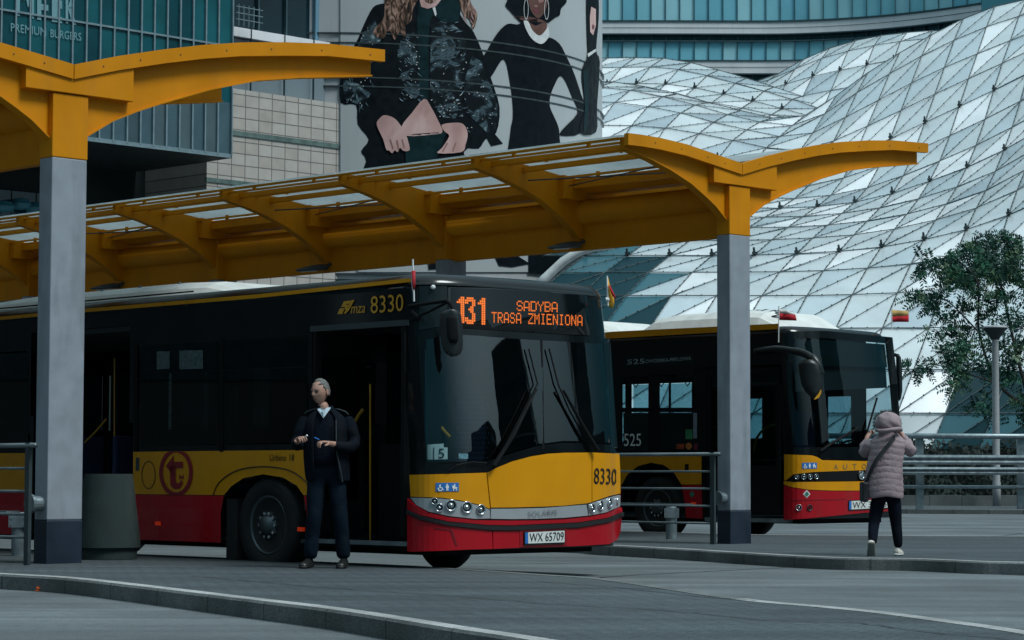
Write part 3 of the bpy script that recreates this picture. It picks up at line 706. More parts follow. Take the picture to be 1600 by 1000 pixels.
for ya, yb, k in bands:
    if k == 'g':
        for i in range(len(cols)-1):
            b = MB(); a, c = cols[i]+.5, cols[i+1]-.5
            b.add([twp(a, ya), twp(c, ya), twp(c, yb), twp(a, yb)], [(0, 1, 2, 3)]); 
            b.build('window', random.choice(OGL), tw)
    else:
        m, off, nm = {'m': (MULL, .25, 'band_edge'), 'c': (CLAD, .18, 'spandrel'), 'd': (OGD, -.25, 'ventilation_band')}[k]
        b = MB(); rr = []
        for c in cols: rr.append([twp(c, ya, off), twp(c, yb, off), twp(c, yb, -1.5), twp(c, ya, -1.5)])
        b.loft(rr); b.build(nm, m, tw)
        if k == 'c':
            b = MB(); rr = [[twp(c, (ya+yb)/2-.4, off+.03), twp(c, (ya+yb)/2+.4, off+.03)] for c in cols]; b.loft(rr, cap=False, closed=False); b.build('panel_joint', MULL, tw)
for c in cols:
    b = MB(); b.loft([[twp(c-w, y, o) for w, o in ((.4, .12), (-.4, .12), (-.4, -.1), (.4, -.1))] for y in (-40, 230)]); b.build('mullion', MULL, tw)
b = MB(); b.loft([[twp(c, 230, -1.2), twp(c, -60, -1.2)] for c in cols], cap=False, closed=False); b.build('core_wall', OGD, tw)

# rounded drum with the fashion banner ------------------------------------
DC = 110.0; DR = 11.5
dcx = A(545, 742, DC).x; dcy = DC
def drum(px, py, off=0):
    d = ray(px, py); ox, oy = CO.x-dcx, CO.y-dcy; r = DR+off
    a = d.x*d.x+d.y*d.y; b_ = 2*(ox*d.x+oy*d.y); c = ox*ox+oy*oy-r*r; q = b_*b_-4*a*c
    t = (-b_-math.sqrt(q))/(2*a) if q > 0 else -b_/(2*a)
    return CO+d*t
DRUMM = mat('drum_cladding', (0.40, 0.415, 0.43), .5, var=.05, scale=.4, dirt=.1)
dr = thing('rounded_shopping_building', (dcx, dcy, 0), 'round pale drum shaped building carrying the big fashion banner', 'building')
b = MB(); n = 96
b.loft([[Vector((dcx+DR*math.cos(2*PI*k/n), dcy+DR*math.sin(2*PI*k/n), z)) for k in range(n)] for z in (0, 32)]); o = b.build('drum_wall', DRUMM, dr, smooth=True); o.modifiers.new('e', 'EDGE_SPLIT')
BAN_TOP = 32
def dz(py): return drum(545, py).z
for py in (52, 67, 121, 135, 428, 437):
    z = dz(py); b = MB(); rr = [[Vector((dcx+(DR+o_)*math.cos(a), dcy+(DR+o_)*math.sin(a), z+h)) for o_, h in ((.0, -.03), (.09, -.03), (.09, .03), (.0, .03))] for a in [PI+PI*k/48 for k in range(49)]]
    b.loft(rr); b.build('groove_rib', DSTEEL, dr)
def Z6(pts): return [(530+x*.2625, y*.2625) for x, y in pts]
def printmat(name, cols, scale, dist, stretch, detail=6, rot=0.0):
    m = bpy.data.materials.new(name); m.use_nodes = True; nt = m.node_tree; b_ = nt.nodes['Principled BSDF']
    tc = nt.nodes.new('ShaderNodeTexCoord'); mpn = nt.nodes.new('ShaderNodeMapping'); mpn.inputs['Scale'].default_value = stretch; mpn.inputs['Rotation'].default_value = (0, rot, 0)
    nz = nt.nodes.new('ShaderNodeTexNoise'); nz.inputs['Scale'].default_value = scale; nz.inputs['Detail'].default_value = detail; nz.inputs['Distortion'].default_value = dist
    nt.links.new(tc.outputs['Object'], mpn.inputs[0]); nt.links.new(mpn.outputs[0], nz.inputs['Vector'])
    cr_ = nt.nodes.new('ShaderNodeValToRGB'); el = cr_.color_ramp.elements; el[0].position = cols[0][0]; el[0].color = (*cols[0][1], 1); el[1].position = cols[-1][0]; el[1].color = (*cols[-1][1], 1)
    for p_, c_ in cols[1:-1]: e = el.new(p_); e.color = (*c_, 1)
    nt.links.new(nz.outputs[0], cr_.inputs[0]); nt.links.new(cr_.outputs[0], b_.inputs['Base Color']); b_.inputs['Roughness'].default_value = .5; b_.inputs['Specular IOR Level'].default_value = .12
    MATS[name] = m; return m
BC = [mat('print_backdrop', (0.40, 0.425, 0.435), .45, var=.05, scale=.15), mat('print_black', (0.003, 0.006, 0.009), .5, var=.3, spec=.1), printmat('print_skin', [(.3, (.36, .20, .19)), (.5, (.52, .32, .30)), (.7, (.66, .46, .44))], .7, .6, (1, 1, .6), 3), printmat('print_hair', [(.38, (.012, .010, .010)), (.5, (.09, .05, .035)), (.62, (.30, .18, .14)), (.72, (.50, .33, .28))], 2.2, 2.6, (1.6, 1.6, .55), 5, .3),
      mat('print_gloss_blue', (0.16, 0.23, 0.27), .35, var=.9, scale=2.2), mat('print_skin_dark', (0.11, 0.045, 0.035), .45, var=.2, scale=2), mat('print_white', (0.60, 0.60, 0.60), .45, var=.1), mat('print_skin_shade', (0.28, 0.14, 0.125), .45, var=.1), mat('print_teal_black', (0.004, 0.020, 0.024), .5, var=.3, spec=.1), mat('print_lips', (0.16, 0.03, 0.045), .4), mat('print_sheen_dull', (0.030, 0.050, 0.060), .4, var=.5, scale=2), mat('print_sheen_mid', (0.075, 0.115, 0.135), .4, var=.5, scale=2), printmat('print_creased_leather', [(.44, (.003, .006, .009)), (.53, (.012, .022, .028)), (.585, (.075, .115, .14)), (.62, (.02, .035, .042)), (.70, (.20, .27, .31)), (.76, (.45, .50, .53))], 1.15, 1.7, (1.0, 1.0, 1.5), 9, .5)]
lay = []
def sm2(poly, n=3):
    out = []; N = len(poly)
    for i in range(N):
        p0, p1, p2, p3 = [poly[(i+k) % N] for k in (-1, 0, 1, 2)]
        for k in range(n): t = k/n; out.append(tuple(.5*((2*p1[j])+(p2[j]-p0[j])*t+(2*p0[j]-5*p1[j]+4*p2[j]-p3[j])*t*t+(-p0[j]+3*p1[j]-3*p2[j]+p3[j])*t**3) for j in (0, 1)))
    return out
def art(poly, mi, lv, gx=14):
    if gx and len(poly) > 6 and mi in (1, 2, 3, 5, 6, 8): poly = sm2(poly)
    lay.append((patch(poly, drum, .06+.012*lv, gx=gx, skirt=False), mi))
art([(532, -60), (936, -60), (938, 200), (938, 425), (560, 425), (532, 300)], 0, 0)
jacket = Z6([(200, 45), (150, 140), (112, 230), (80, 290), (40, 400), (8, 455), (8, 612), (100, 625), (110, 740), (175, 830), (130, 900), (160, 960), (150, 1160), (740, 1160), (742, 905), (830, 885), (870, 830), (935, 790), (955, 640), (905, 470), (860, 330), (800, 190), (740, 120), (700, 40), (640, -40), (300, -40), (285, 15), (250, 22)])
art(jacket, 1, 1)
art(Z6([(480, -40), (700, -40), (710, 120), (620, 130), (540, 120), (530, 560), (500, 590), (478, 560)]), 8, 2)
art(Z6([(470, -40), (612, -40), (605, 0), (575, 38), (525, 52), (488, 40)]), 2, 3)
art(Z6([(500, -40), (590, -40), (575, 5), (545, 22), (515, 8)]), 3, 4)
for hp in ([(290, -40), (470, -40), (440, 50), (430, 120), (395, 160), (400, 240), (360, 190), (330, 240), (300, 180), (262, 230), (212, 212), (205, 180), (262, 110), (270, 60)], [(715, -40), (770, -40), (785, 20), (820, 75), (815, 135), (795, 175), (780, 120), (745, 90), (722, 40)]):
    art(Z6(hp), 3, 3)
for k in range(0):
    x = random.uniform(215, 450); y = random.uniform(10, 230)
    a = random.uniform(-.6, .6); l = random.uniform(15, 45)
    art(Z6([(x, y), (x+l*.3*math.cos(a)+4, y+l*.5), (x+l*.2, y+l), (x-4, y+l*.5)]), random.choice((7, 3, 2, 1)), 4)
for k in range(12):
    x = random.uniform(735, 800); y = random.uniform(-10, 110); art(Z6([(x, y), (x+9, y+14), (x+22, y+40), (x+6, y+22)]), random.choice((7, 2)), 4)
art(Z6([(555, 45), (572, 42), (580, 85), (572, 98)]), 6, 4)
def injk(x, y):
    return inpoly(530+x*.2625, y*.2625, jacket)
zones = ((350, 478, 210, 600), (535, 740, 130, 640), (535, 740, 130, 640), (720, 930, 330, 800), (590, 730, 560, 700), (350, 478, 210, 600), (110, 200, 150, 420), (40, 200, 440, 640))
for cr_p in ([(385, 200), (478, 190), (478, 560), (455, 585), (400, 600), (375, 480), (345, 380), (350, 280)], [(545, 150), (640, 110), (720, 180), (760, 260), (735, 420), (720, 560), (700, 700), (640, 720), (575, 650), (540, 560)],
             [(790, 330), (850, 370), (890, 480), (945, 640), (930, 770), (880, 790), (790, 700), (740, 600), (745, 480)], [(160, 150), (215, 120), (250, 240), (160, 300), (110, 280)], [(20, 470), (120, 500), (190, 560), (130, 630), (30, 590)]):
    art(Z6(cr_p), 12, 2)
for k in range(230):     # glints along the creases
    zone = random.choice(zones); big = False; glint = k > 120
    x = random.uniform(zone[0], zone[1]); y = random.uniform(zone[2], zone[3])
    if not injk(x, y): continue
    a = random.gauss(.55 if x < 500 else -.45, .30)+(.9 if x > 740 or x < 200 else 0); l = random.uniform(35, 80) if big else random.uniform(14, 46); w = random.uniform(5, 12) if big else random.uniform(1.5, 4)
    if glint: l = random.uniform(5, 14); w = random.uniform(2, 4)
    c, s = math.cos(a), math.sin(a)
    if not injk(x+l*c, y+l*s): continue
    bend = random.uniform(-.12, .12)*l
    pts = [(x, y), (x+l*.33*c-(w+bend)*s, y+l*.33*s+(w+bend)*c), (x+l*.7*c-(w*.8+bend)*s, y+l*.7*s+(w*.8+bend)*c), (x+l*c, y+l*s), (x+l*.66*c-(bend-w*.3)*s, y+l*.66*s+(bend-w*.3)*c), (x+l*.3*c-(bend-w*.4)*s, y+l*.3*s+(bend-w*.4)*c)]
    art(Z6(pts), 10 if big else (6 if glint else (4 if random.random() < .5 else 11)), 3 if big else 4, gx=0)
art(Z6([(505, 588), (548, 640), (590, 720), (615, 785), (560, 800), (400, 808), (372, 752), (430, 675)]), 2, 5)
art(Z6([(385, 800), (640, 785), (620, 830), (560, 1000), (400, 1000)]), 8, 5)
art(Z6([(223, 742), (240, 705), (272, 685), (330, 705), (372, 755), (398, 800), (420, 885), (400, 900), (378, 895), (362, 880), (348, 905), (330, 895), (315, 912), (296, 895), (280, 890), (262, 830)]), 2, 6)
art(Z6([(612, 742), (690, 730), (740, 740), (765, 795), (752, 860), (728, 905), (588, 912), (612, 880), (655, 810), (625, 780)]), 2, 6)
for l in ([(300, 830), (318, 885), (324, 884), (308, 828)], [(340, 835), (352, 890), (358, 888), (348, 832)], [(372, 830), (384, 880), (390, 878), (380, 828)], [(640, 850), (612, 900), (620, 902), (650, 852)], [(690, 850), (672, 900), (680, 901), (698, 850)]): art(Z6(l), 7, 7, gx=0)
dress = Z6([(1000, 143), (1060, 146), (1098, 140), (1150, 235), (1200, 258), (1245, 222), (1310, 258), (1355, 340), (1400, 440), (1440, 560), (1462, 640), (1440, 790), (1320, 808), (1330, 770), (1420, 672), (1392, 590), (1350, 490), (1316, 452), (1285, 500), (1258, 570), (1256, 640), (1300, 740), (1312, 820), (1312, 1100), (1012, 1100), (1018, 800), (1034, 700), (1030, 590), (1010, 450), (992, 372), (965, 360), (902, 460), (870, 450), (850, 360), (880, 300), (940, 200)])
art(dress, 1, 2)
art(Z6([(868, 800), (905, 770), (975, 855), (905, 870)]), 1, 2)
art(Z6([(1040, 100), (1130, 100), (1230, 130), (1228, 190), (1195, 228), (1150, 200), (1110, 130)]), 5, 3)
art(Z6([(1098, 128), (1125, 128), (1150, 180), (1192, 212), (1225, 185), (1242, 160), (1250, 190), (1245, 225), (1205, 262), (1155, 238), (1120, 190)]), 6, 4)
afro = [(1170+175*math.cos(a)*(1+.06*math.sin(9*a+1)), -5+150*math.sin(a)*(1+.05*math.sin(13*a))) for a in [PI*k/26 for k in range(27)]]+[(990, -60), (1350, -60)][::-1]
afro = [(1345, -60)]+afro[:27]+[(995, -60)]
art(Z6(afro), 1, 3)
art(Z6([(1128, -60), (1242, -60), (1240, 20), (1220, 75), (1188, 108), (1155, 85), (1130, 30)]), 5, 4)
art(Z6([(1158, 36), (1172, 28), (1186, 38), (1172, 44)]), 7, 5, gx=0); art(Z6([(1150, 60), (1176, 54), (1192, 64), (1174, 78)]), 9, 5, gx=0); art(Z6([(1180, -10), (1225, -20), (1215, 10), (1190, 20)]), 7, 5, gx=0)
for cx in (1113, 1235):
    ring = ell(cx, 55, 14, 62, 16); 
    for k in range(16):
        a, c = ring[k], ring[(k+1) % 16]; m = lambda p: (cx+(p[0]-cx)*.82, 55+(p[1]-55)*.92); art(Z6([a, c, m(c), m(a)]), 6, 6, gx=0)
art(Z6([(1478, -60), (1538, -60), (1545, 110), (1530, 300), (1552, 370), (1535, 640), (1530, 785), (1430, 790), (1462, 640), (1445, 480), (1450, 400), (1480, 330), (1476, 200)]), 1, 3, gx=6)
art(Z6([(1500, 40), (1528, 55), (1528, 150), (1512, 210), (1494, 190), (1492, 100)]), 2, 4, gx=6); art(Z6([(1508, 145), (1520, 150), (1517, 172), (1506, 170)]), 9, 5, gx=0)
art(Z6([(1478, 320), (1528, 290), (1530, 305), (1482, 340)]), 6, 5, gx=6)
art(Z6([(1452, 420), (1480, 400), (1485, 600), (1475, 780), (1455, 780), (1462, 640)]), 8, 4, gx=6)
art([(668, 402), (700, 398), (700, 419), (670, 421)], 1, 3); art([(772, 398), (803, 396), (828, 412), (800, 417), (780, 415)], 1, 3); art([(826, 396), (884, 388), (878, 402), (850, 429), (826, 427)], 1, 3)
ban = link('fashion_banner', join_meshes(lay, 'banner'), BC)
tag(ban, 'giant printed fashion poster of women in black clothes wrapped round the drum building', 'billboard')

# left: glazed mall block ----------------------------------------------------
W = LAT; WN = Vector((W.y, -W.x, 0))
PB = A(355, 742, 92.0)
def mall(px, py, off=0): return onplane(px, py, PB+WN*off, WN)
MG = [mat('mall_glass_a', (0.006, 0.072, 0.088), .18, var=.25, scale=.6, spec=.2), mat('mall_glass_b', (0.009, 0.088, 0.105), .2, var=.25, scale=.6, spec=.2), mat('mall_glass_c', (0.005, 0.055, 0.070), .2, var=.25, scale=.6, spec=.2)]
MMUL = mat('mall_mullion', (0.16, 0.23, 0.26), .5)
ml = thing('glazed_mall_block', PB*1, 'dark teal glazed mall block with pale upright mullions, top left', 'building')
X = [-55, -33, -11, 12, 34.5, 57.5, 80, 102, 124, 146, 168, 190, 211, 231.5, 252, 272.5, 293, 313, 333, 355]
tslope = lambda x, y0: y0
P00 = mall(355, 243); zb = P00.z; zt = zb+16
def mp(px, z, off=0):
    q = mall(px, 742, off); return Vector((q.x, q.y, z))
zmid = mall(200, 47).z; zlow = mall(200, 220).z; zlow2 = mall(300, 158).z-.0
for i in range(len(X)-1):
    for za, zb_ in ((zb, zmid), (zmid, zt)):
        b = MB(); b.add([mp(X[i], za), mp(X[i+1], za), mp(X[i+1], zb_), mp(X[i], zb_)], [(0, 1, 2, 3)])
        if za == zb:
            zs = zb+2.05
            b = MB(); b.add([mp(X[i], zs), mp(X[i+1], zs), mp(X[i+1], zb_), mp(X[i], zb_)], [(0, 1, 2, 3)])
        b.build('window', random.choice(MG), ml)
    b = MB(); b.add([mp(X[i], zb), mp(X[i+1], zb), mp(X[i+1], zb+2.05), mp(X[i], zb+2.05)], [(0, 1, 2, 3)]); b.build('spandrel_panel', random.choice([mat('mall_panel_a', (0.05, 0.10, 0.125), .4, var=.15, scale=1), mat('mall_panel_b', (0.065, 0.105, 0.12), .4, var=.15, scale=1), mat('mall_panel_c', (0.04, 0.075, 0.09), .4, var=.15, scale=1)]), ml)
for x in X:
    b = MB(); q = mp(x, 0); 
    b.loft([[q+W*w*.045+WN*o+UP*z for w, o in ((-.7, .09), (.7, .09), (.7, -.05), (-.7, -.05))] for z in (zb, zt)]); b.build('mullion', MMUL, ml)
b = MB(); Lb = (mp(-55, 0)-mp(355, 0)).length
for z, h in ((zmid, .07), (zb-.02, .16)):
    rr = [[mp(x, z-h/2, .08), mp(x, z+h/2, .08), mp(x, z+h/2, -.02), mp(x, z-h/2, -.02)] for x in (-55, 356)]; b.loft(rr)
b.build('transom', MMUL, ml)
b = MB(); a, c = mp(-55, zb-.1, .1), mp(357, zb-.1, .1)
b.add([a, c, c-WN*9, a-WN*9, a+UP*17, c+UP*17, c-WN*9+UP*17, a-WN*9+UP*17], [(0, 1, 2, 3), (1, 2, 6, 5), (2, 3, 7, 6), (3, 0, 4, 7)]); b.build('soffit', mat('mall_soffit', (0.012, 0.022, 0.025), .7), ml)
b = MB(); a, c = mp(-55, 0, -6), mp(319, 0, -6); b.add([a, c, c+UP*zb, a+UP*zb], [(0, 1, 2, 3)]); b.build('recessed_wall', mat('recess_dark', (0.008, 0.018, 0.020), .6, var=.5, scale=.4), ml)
b = MB(); z0, z1 = mall(30, 336).z, mall(30, 266).z
for xa, xb in ((-55, 10), (12, 49), (51, 88)):
    a, c = mp(xa, 0, -5.5), mp(xb, 0, -5.5); b.add([a+UP*z0, c+UP*z0, c+UP*z1, a+UP*z1], [(0, 1, 2, 3)])
b.build('lower_window', mat('lower_glass', (0.010, 0.055, 0.075), .15, var=.4, scale=.7, spec=.6), ml)
b = MB()
for px_, py_ in ((6, 322), (32, 318), (56, 324)):
    b.lathe([(.02, -.05), (.35, 0), (.42, .18), (.3, .36), (.03, .42)], onplane(px_, py_, PB-WN*5.1, WN)-UP*.2, axis=(0, 0, 1), n=16)
b.build('window_display', mat('display_shape', (0.06, 0.22, 0.28), .5), ml)
# lettering behind the mullions
LT = mat('letter_pale_teal', (0.15, 0.30, 0.34), .5, var=.05); LTD = mat('letter_shadow_teal', (0.03, 0.14, 0.17), .5)
def mtext(s, bl, br, tl, m, off, nm):
    me = text_mesh(s, bl, br, tl, lambda x, y, o_: mall(x, y, off), name=nm); link(nm, me, m, ml)
for polys in ([[(24, -50), (31, -50), (31, 25), (24, 24)]], [[(35, -50), (39.5, -50), (39.5, 0), (35, 0)], [(37, -22), (43.5, 12), (53, -8), (53, -26), (43.5, -6), (41, -22)], [(50, -50), (53, -50), (53, 29), (50, 29)]],
              [[(58, -50), (64.5, -50), (64.5, 31.5), (58, 30.5)], [(64.5, 6), (75.5, 8), (75.5, 17), (64.5, 15.5)]], [[(81, -50), (90.5, -50), (90.5, 35), (81, 34)], [(90.5, 26), (97, 27), (97, 36.5), (90.5, 35)], [(90.5, 0), (97, 1), (97, 14), (90.5, 12)]],
              [[(102.5, -50), (106.5, -50), (106.5, 37), (102.5, 36)], [(106, 12), (111, 10), (119, 39), (113, 38)], [(106, 12), (111, 14), (119, -6), (113, -12)]]):
    link('sign_letter', icon_mesh(polys, lambda x, y, o_: mall(x, y, .04), 0), LT, ml)
mtext('PREMIUM', (17, 49), (72, 56.5), (17, 36), LT, .06, 'sign_writing')
mtext('BURGERS', (79, 58), (127, 64), (79, 45.5), LT, .06, 'sign_writing')

# pale annex with tiled wall -------------------------------------------------
ax = thing('tiled_annex', mp(460, 0, -2), 'beige stone tiled annex wall with dark strip windows between mall and drum', 'building')
AO = -2.0
def an(px, py, off=0): return mall(px, py, AO+off)
def anz(px, z, off=0): return mp(px, z, AO+off)
def tilemat():
    m = bpy.data.materials.new('beige_stone_tiles'); m.use_nodes = True; nt = m.node_tree; b_ = nt.nodes['Principled BSDF']
    tc = nt.nodes.new('ShaderNodeTexCoord'); mpn = nt.nodes.new('ShaderNodeMapping'); mpn.inputs['Rotation'].default_value = (0, 0, -math.atan2(W.y, W.x))
    nt.links.new(tc.outputs['Object'], mpn.inputs[0])
    sx = nt.nodes.new('ShaderNodeSeparateXYZ'); cx = nt.nodes.new('ShaderNodeCombineXYZ'); nt.links.new(mpn.outputs[0], sx.inputs[0]); nt.links.new(sx.outputs[0], cx.inputs[0]); nt.links.new(sx.outputs[2], cx.inputs[1])
    br = nt.nodes.new('ShaderNodeTexBrick'); br.offset = 0; br.inputs['Scale'].default_value = 1; br.inputs['Brick Width'].default_value = .68; br.inputs['Row Height'].default_value = .47; br.inputs['Mortar Size'].default_value = .022
    br.inputs['Color1'].default_value = (.44, .41, .38, 1); br.inputs['Color2'].default_value = (.36, .30, .255, 1); br.inputs['Bias'].default_value = -.45; br.inputs['Mortar'].default_value = (.14, .13, .12, 1)
    nt.links.new(cx.outputs[0], br.inputs['Vector'])
    nz = nt.nodes.new('ShaderNodeTexNoise'); nz.inputs['Scale'].default_value = 2; nz.inputs['Detail'].default_value = 8; nt.links.new(tc.outputs['Object'], nz.inputs['Vector'])
    r = nt.nodes.new('ShaderNodeMapRange'); r.inputs[3].default_value = .78; r.inputs[4].default_value = 1.2; nt.links.new(nz.outputs[0], r.inputs[0])
    mx = nt.nodes.new('ShaderNodeMix'); mx.data_type = 'RGBA'; mx.blend_type = 'MULTIPLY'; mx.inputs[0].default_value = 1; nt.links.new(br.outputs[0], mx.inputs[6]); nt.links.new(r.outputs[0], mx.inputs[7])
    nt.links.new(mx.outputs[2], b_.inputs['Base Color']); b_.inputs['Roughness'].default_value = .6; return m
TILE = tilemat()
ztile = an(556, 166).z
def slab(x0, x1, z0, z1, off, th, m, nm):
    b = MB(); a, c = anz(x0, 0, off), anz(x1, 0, off); q = -WN*th
    b.add([a+UP*z0, c+UP*z0, c+UP*z1, a+UP*z1, a+q+UP*z0, c+q+UP*z0, c+q+UP*z1, a+q+UP*z1], [(0, 1, 2, 3), (4, 5, 6, 7), (0, 1, 5, 4), (1, 2, 6, 5), (2, 3, 7, 6), (3, 0, 4, 7)]); return b.build(nm, m, ax)
slab(318, 556, 0, ztile, 0, 6, TILE, 'tiled_wall')
z1_, z2_ = an(450, 215).z, an(450, 222.5).z
slab(318, 556.5, z2_, z1_, .05, .1, mat('green_stone_band', (0.10, 0.15, 0.14), .5, var=.3, scale=3), 'stone_band')
z1_, z2_ = an(340, 279).z, an(340, 286).z
slab(318, 556.5, z2_, z1_, .05, .1, MATS['green_stone_band'], 'stone_band')
zc_ = an(440, 68).z; zw = an(440, 52).z
slab(345, 533, ztile+.0, zc_, -.4, 3, mat('annex_grey_panel', (0.16, 0.20, 0.225), .45, var=.08, scale=.3), 'cladding_panel')
slab(345, 533, zc_+.05, zw, -.2, 3, CLAD, 'sill_band')
slab(345, 487, zw+.05, zw+9, -.9, 3, mat('annex_dark_glass', (0.006, 0.018, 0.025), .12, var=.5, scale=.25), 'window')
slab(487.5, 532, zw+.05, zw+9, -.6, 3, mat('annex_blue_glass', (0.12, 0.24, 0.32), .3, var=.15, scale=.3), 'window')
for x in (358, 398, 442, 487): slab(x-1, x+1, zw, zw+9, -.75, .3, MULL, 'mullion')
for x in (387, 440, 486, 532): slab(x-.3, x+.3, ztile, zc_+.5, -.15, .1, MULL, 'panel_joint')
b = MB()
for k in range(5): b.tube([anz(366+8*k, zw-.1, .5), anz(366+8*k, zw+.75, .5)], .02, 5)
for h in (.25, .5, .75): b.tube([anz(362, zw-.1+h, .5), anz(404, zw-.1+h, .5)], .02, 5)
b.build('terrace_rail', MMUL, ax)

# unseen dark blocks added outside the frame to shape the bus glass reflections -------
OFFM = mat('reflection_block_face', (0.02, 0.03, 0.035), .6, var=.3, scale=.3)
OFFG = mat('reflection_block_bands', (0.02, 0.04, 0.05), .2, var=.3)
def reflection_block(x, y, w, d, h, label):
    r = thing('unseen_reflection_block', (x, y, 0), label, 'building')
    b = MB(); b.box(x-w/2, x+w/2, y-d/2, y+d/2, 0, h); b.build('wall', OFFM, r)
    for k in range(int(h/4)-1):
        b = MB(); b.box(x-w/2-.05, x+w/2+.05, y-d/2-.05, y+d/2+.05, 4.2+4*k, 5.6+4*k); b.build('block_band', OFFG, r)
reflection_block(-75, 40, 30, 110, 34, 'unseen dark slab added beyond the left edge for the bus glass to mirror')
reflection_block(95, 12, 20, 16, 26, 'unseen dark narrow block added beyond the right edge for the bus glass to mirror')
reflection_block(95, 42, 20, 14, 30, 'unseen dark tall block added beyond the right edge for the bus glass to mirror')
reflection_block(118, 15, 16, 150, 15, 'unseen long dark low block added beyond the right edge to darken windscreen reflections')
reflection_block(105, -22, 20, 30, 20, 'unseen dark low block added beyond the right edge, nearer the camera, for the bus glass to mirror')
#@@PART4
# ================================================================== BUSES
class Bus:
    def __init__(s, corner, ang, W, H, b, n, lean, zb, L):
        s.o = Vector((corner[0], corner[1], 0)); s.f = Vector((math.cos(R(ang)), math.sin(R(ang)), 0)); s.l = Vector((-s.f.y, s.f.x, 0))
        s.W = W; s.H = H; s.b = b; s.n = n; s.lean_ = lean; s.zb = zb; s.L = L
    def lean(s, z):
        t = min(max((z-1.15)/(s.H-1.15), 0), 1); lo = .05*max(0, (.75-z))  # leans back above the lamps
        return s.lean_*t**1.3+lo
    def w(s, x, y, z): return s.o+s.f*x+s.l*y+Vector((0, 0, z))
    def T(s): return Matrix(((s.f.x, s.l.x, 0, s.o.x), (s.f.y, s.l.y, 0, s.o.y), (0, 0, 1, 0), (0, 0, 0, 1)))
    def g(s, p):
        d = p-s.o; x = d.dot(s.f); y = d.dot(s.l); c = s.W/2
        xx = max(x+s.lean(p.z), 0)/s.b; return (abs(y-c)/c)**s.n+xx**s.n-1
    def hit(s, px, py, off=0.0):
        d = ray(px, py); t0 = (s.o.y-2.2)/d.y; best = None; t = t0; pg = s.g(CO+d*t)
        bt, bg_ = t, abs(pg)
        st = .06
        while t < t0+7:
            t2 = t+st; g2 = s.g(CO+d*t2)
            if g2 <= 0:
                lo, hi = t, t2
                for _ in range(14):
                    m = (lo+hi)/2
                    if s.g(CO+d*m) > 0: lo = m
                    else: hi = m
                p = CO+d*lo; break
            if g2 < bg_: bg_, bt = g2, t2
            t = t2
        else:
            p = CO+d*bt
        e = 1e-3; g0 = s.g(p)
        gx = (s.g(p+s.f*e)-g0); gy = (s.g(p+s.l*e)-g0); n_ = s.f*gx+s.l*gy
        n_ = n_.normalized() if n_.length > 1e-9 else -s.l
        s.nrm = n_
        return p+n_*off
    def side(s, px, py, off=0.0):
        return onplane(px, py, s.o-s.l*off, s.l)
    def shell(s, near_open, far_open, zr=.12):
        """outer skin with real openings for glass and doors"""
        c = s.W/2; path = []
        x = -s.L
        while x < -9.0: path.append((x, 0)); x += .5
        x = -9.0
        while x < -.35: path.append((x, 0)); x += .075
        path.append((-.35, 0))
        m = 44
        for k in range(m+1):
            a = -PI/2+PI*k/m; ca, sa = max(math.cos(a), 0), math.sin(a)
            path.append((s.b*ca**(2/s.n), c+c*math.copysign(abs(sa)**(2/s.n), sa), 1))
        x = -.35
        while x > -9: path.append((x, s.W)); x -= .15
        while x > -s.L: path.append((x, s.W)); x -= .5
        path.append((-s.L, s.W))
        zs = [s.zb]; z = s.zb
        while z < s.H-zr-.03: z += .05; zs.append(z)
        zs.append(s.H-zr)
        lv = [(z, 0) for z in zs]+[(s.H-zr+zr*math.sin(a), zr*(1-math.cos(a))) for a in (R(18), R(36), R(54), R(72), R(90))]
        def pos(q, z, ins):
            x, y = q[0], q[1]; y2 = c+(y-c)*(1-ins/c)
            if len(q) > 2: x = x-s.lean(z)-ins*1.0*(x/s.b)
            return s.w(x, y2, z)
        V = [pos(q, z, i) for z, i in lv for q in path]; n = len(path); F = []
        for j in range(len(lv)-1):
            for k in range(n-1):
                f = (j*n+k, j*n+k+1, (j+1)*n+k+1, (j+1)*n+k); ce = (V[f[0]]+V[f[2]])/2
                q = path[k]; d = ce-s.o; lx, ly = d.dot(s.f), d.dot(s.l)
                if ly < s.W*(.9 if lx < -.3 else 1.1) and lv[j][1] == 0:
                    p = proj(ce)
                    if any(inpoly(p[0], p[1], po) for po in near_open) and not (len(q) < 3 and ly > s.W/2): continue
                if ly > s.W*.97 and lx < -.2 and any(a <= lx <= b_ and za <= ce.z <= zb_ for a, b_, za, zb_ in far_open): continue
                F.append(f)
        F.append(tuple((len(lv)-1)*n+k for k in range(n)))
        F.append(tuple(k for j in range(1) for k in range(n-1, -1, -1)) if False else tuple(range(2)) + (2,)) if False else None
        F = [f for f in F if f]
        # rear wall and floor pan
        F.append(tuple([j*n for j in range(len(lv))]+[j*n+n-1 for j in range(len(lv)-1, -1, -1)]))
        me = bpy.data.meshes.new('body'); me.from_pydata([tuple(v) for v in V], [], F)
        bm = bmesh.new(); bm.from_mesh(me); bmesh.ops.remove_doubles(bm, verts=bm.verts[:], dist=1e-4); bmesh.ops.recalc_face_normals(bm, faces=bm.faces); bm.to_mesh(me); bm.free()
        for p in me.polygons: p.use_smooth = True
        return me
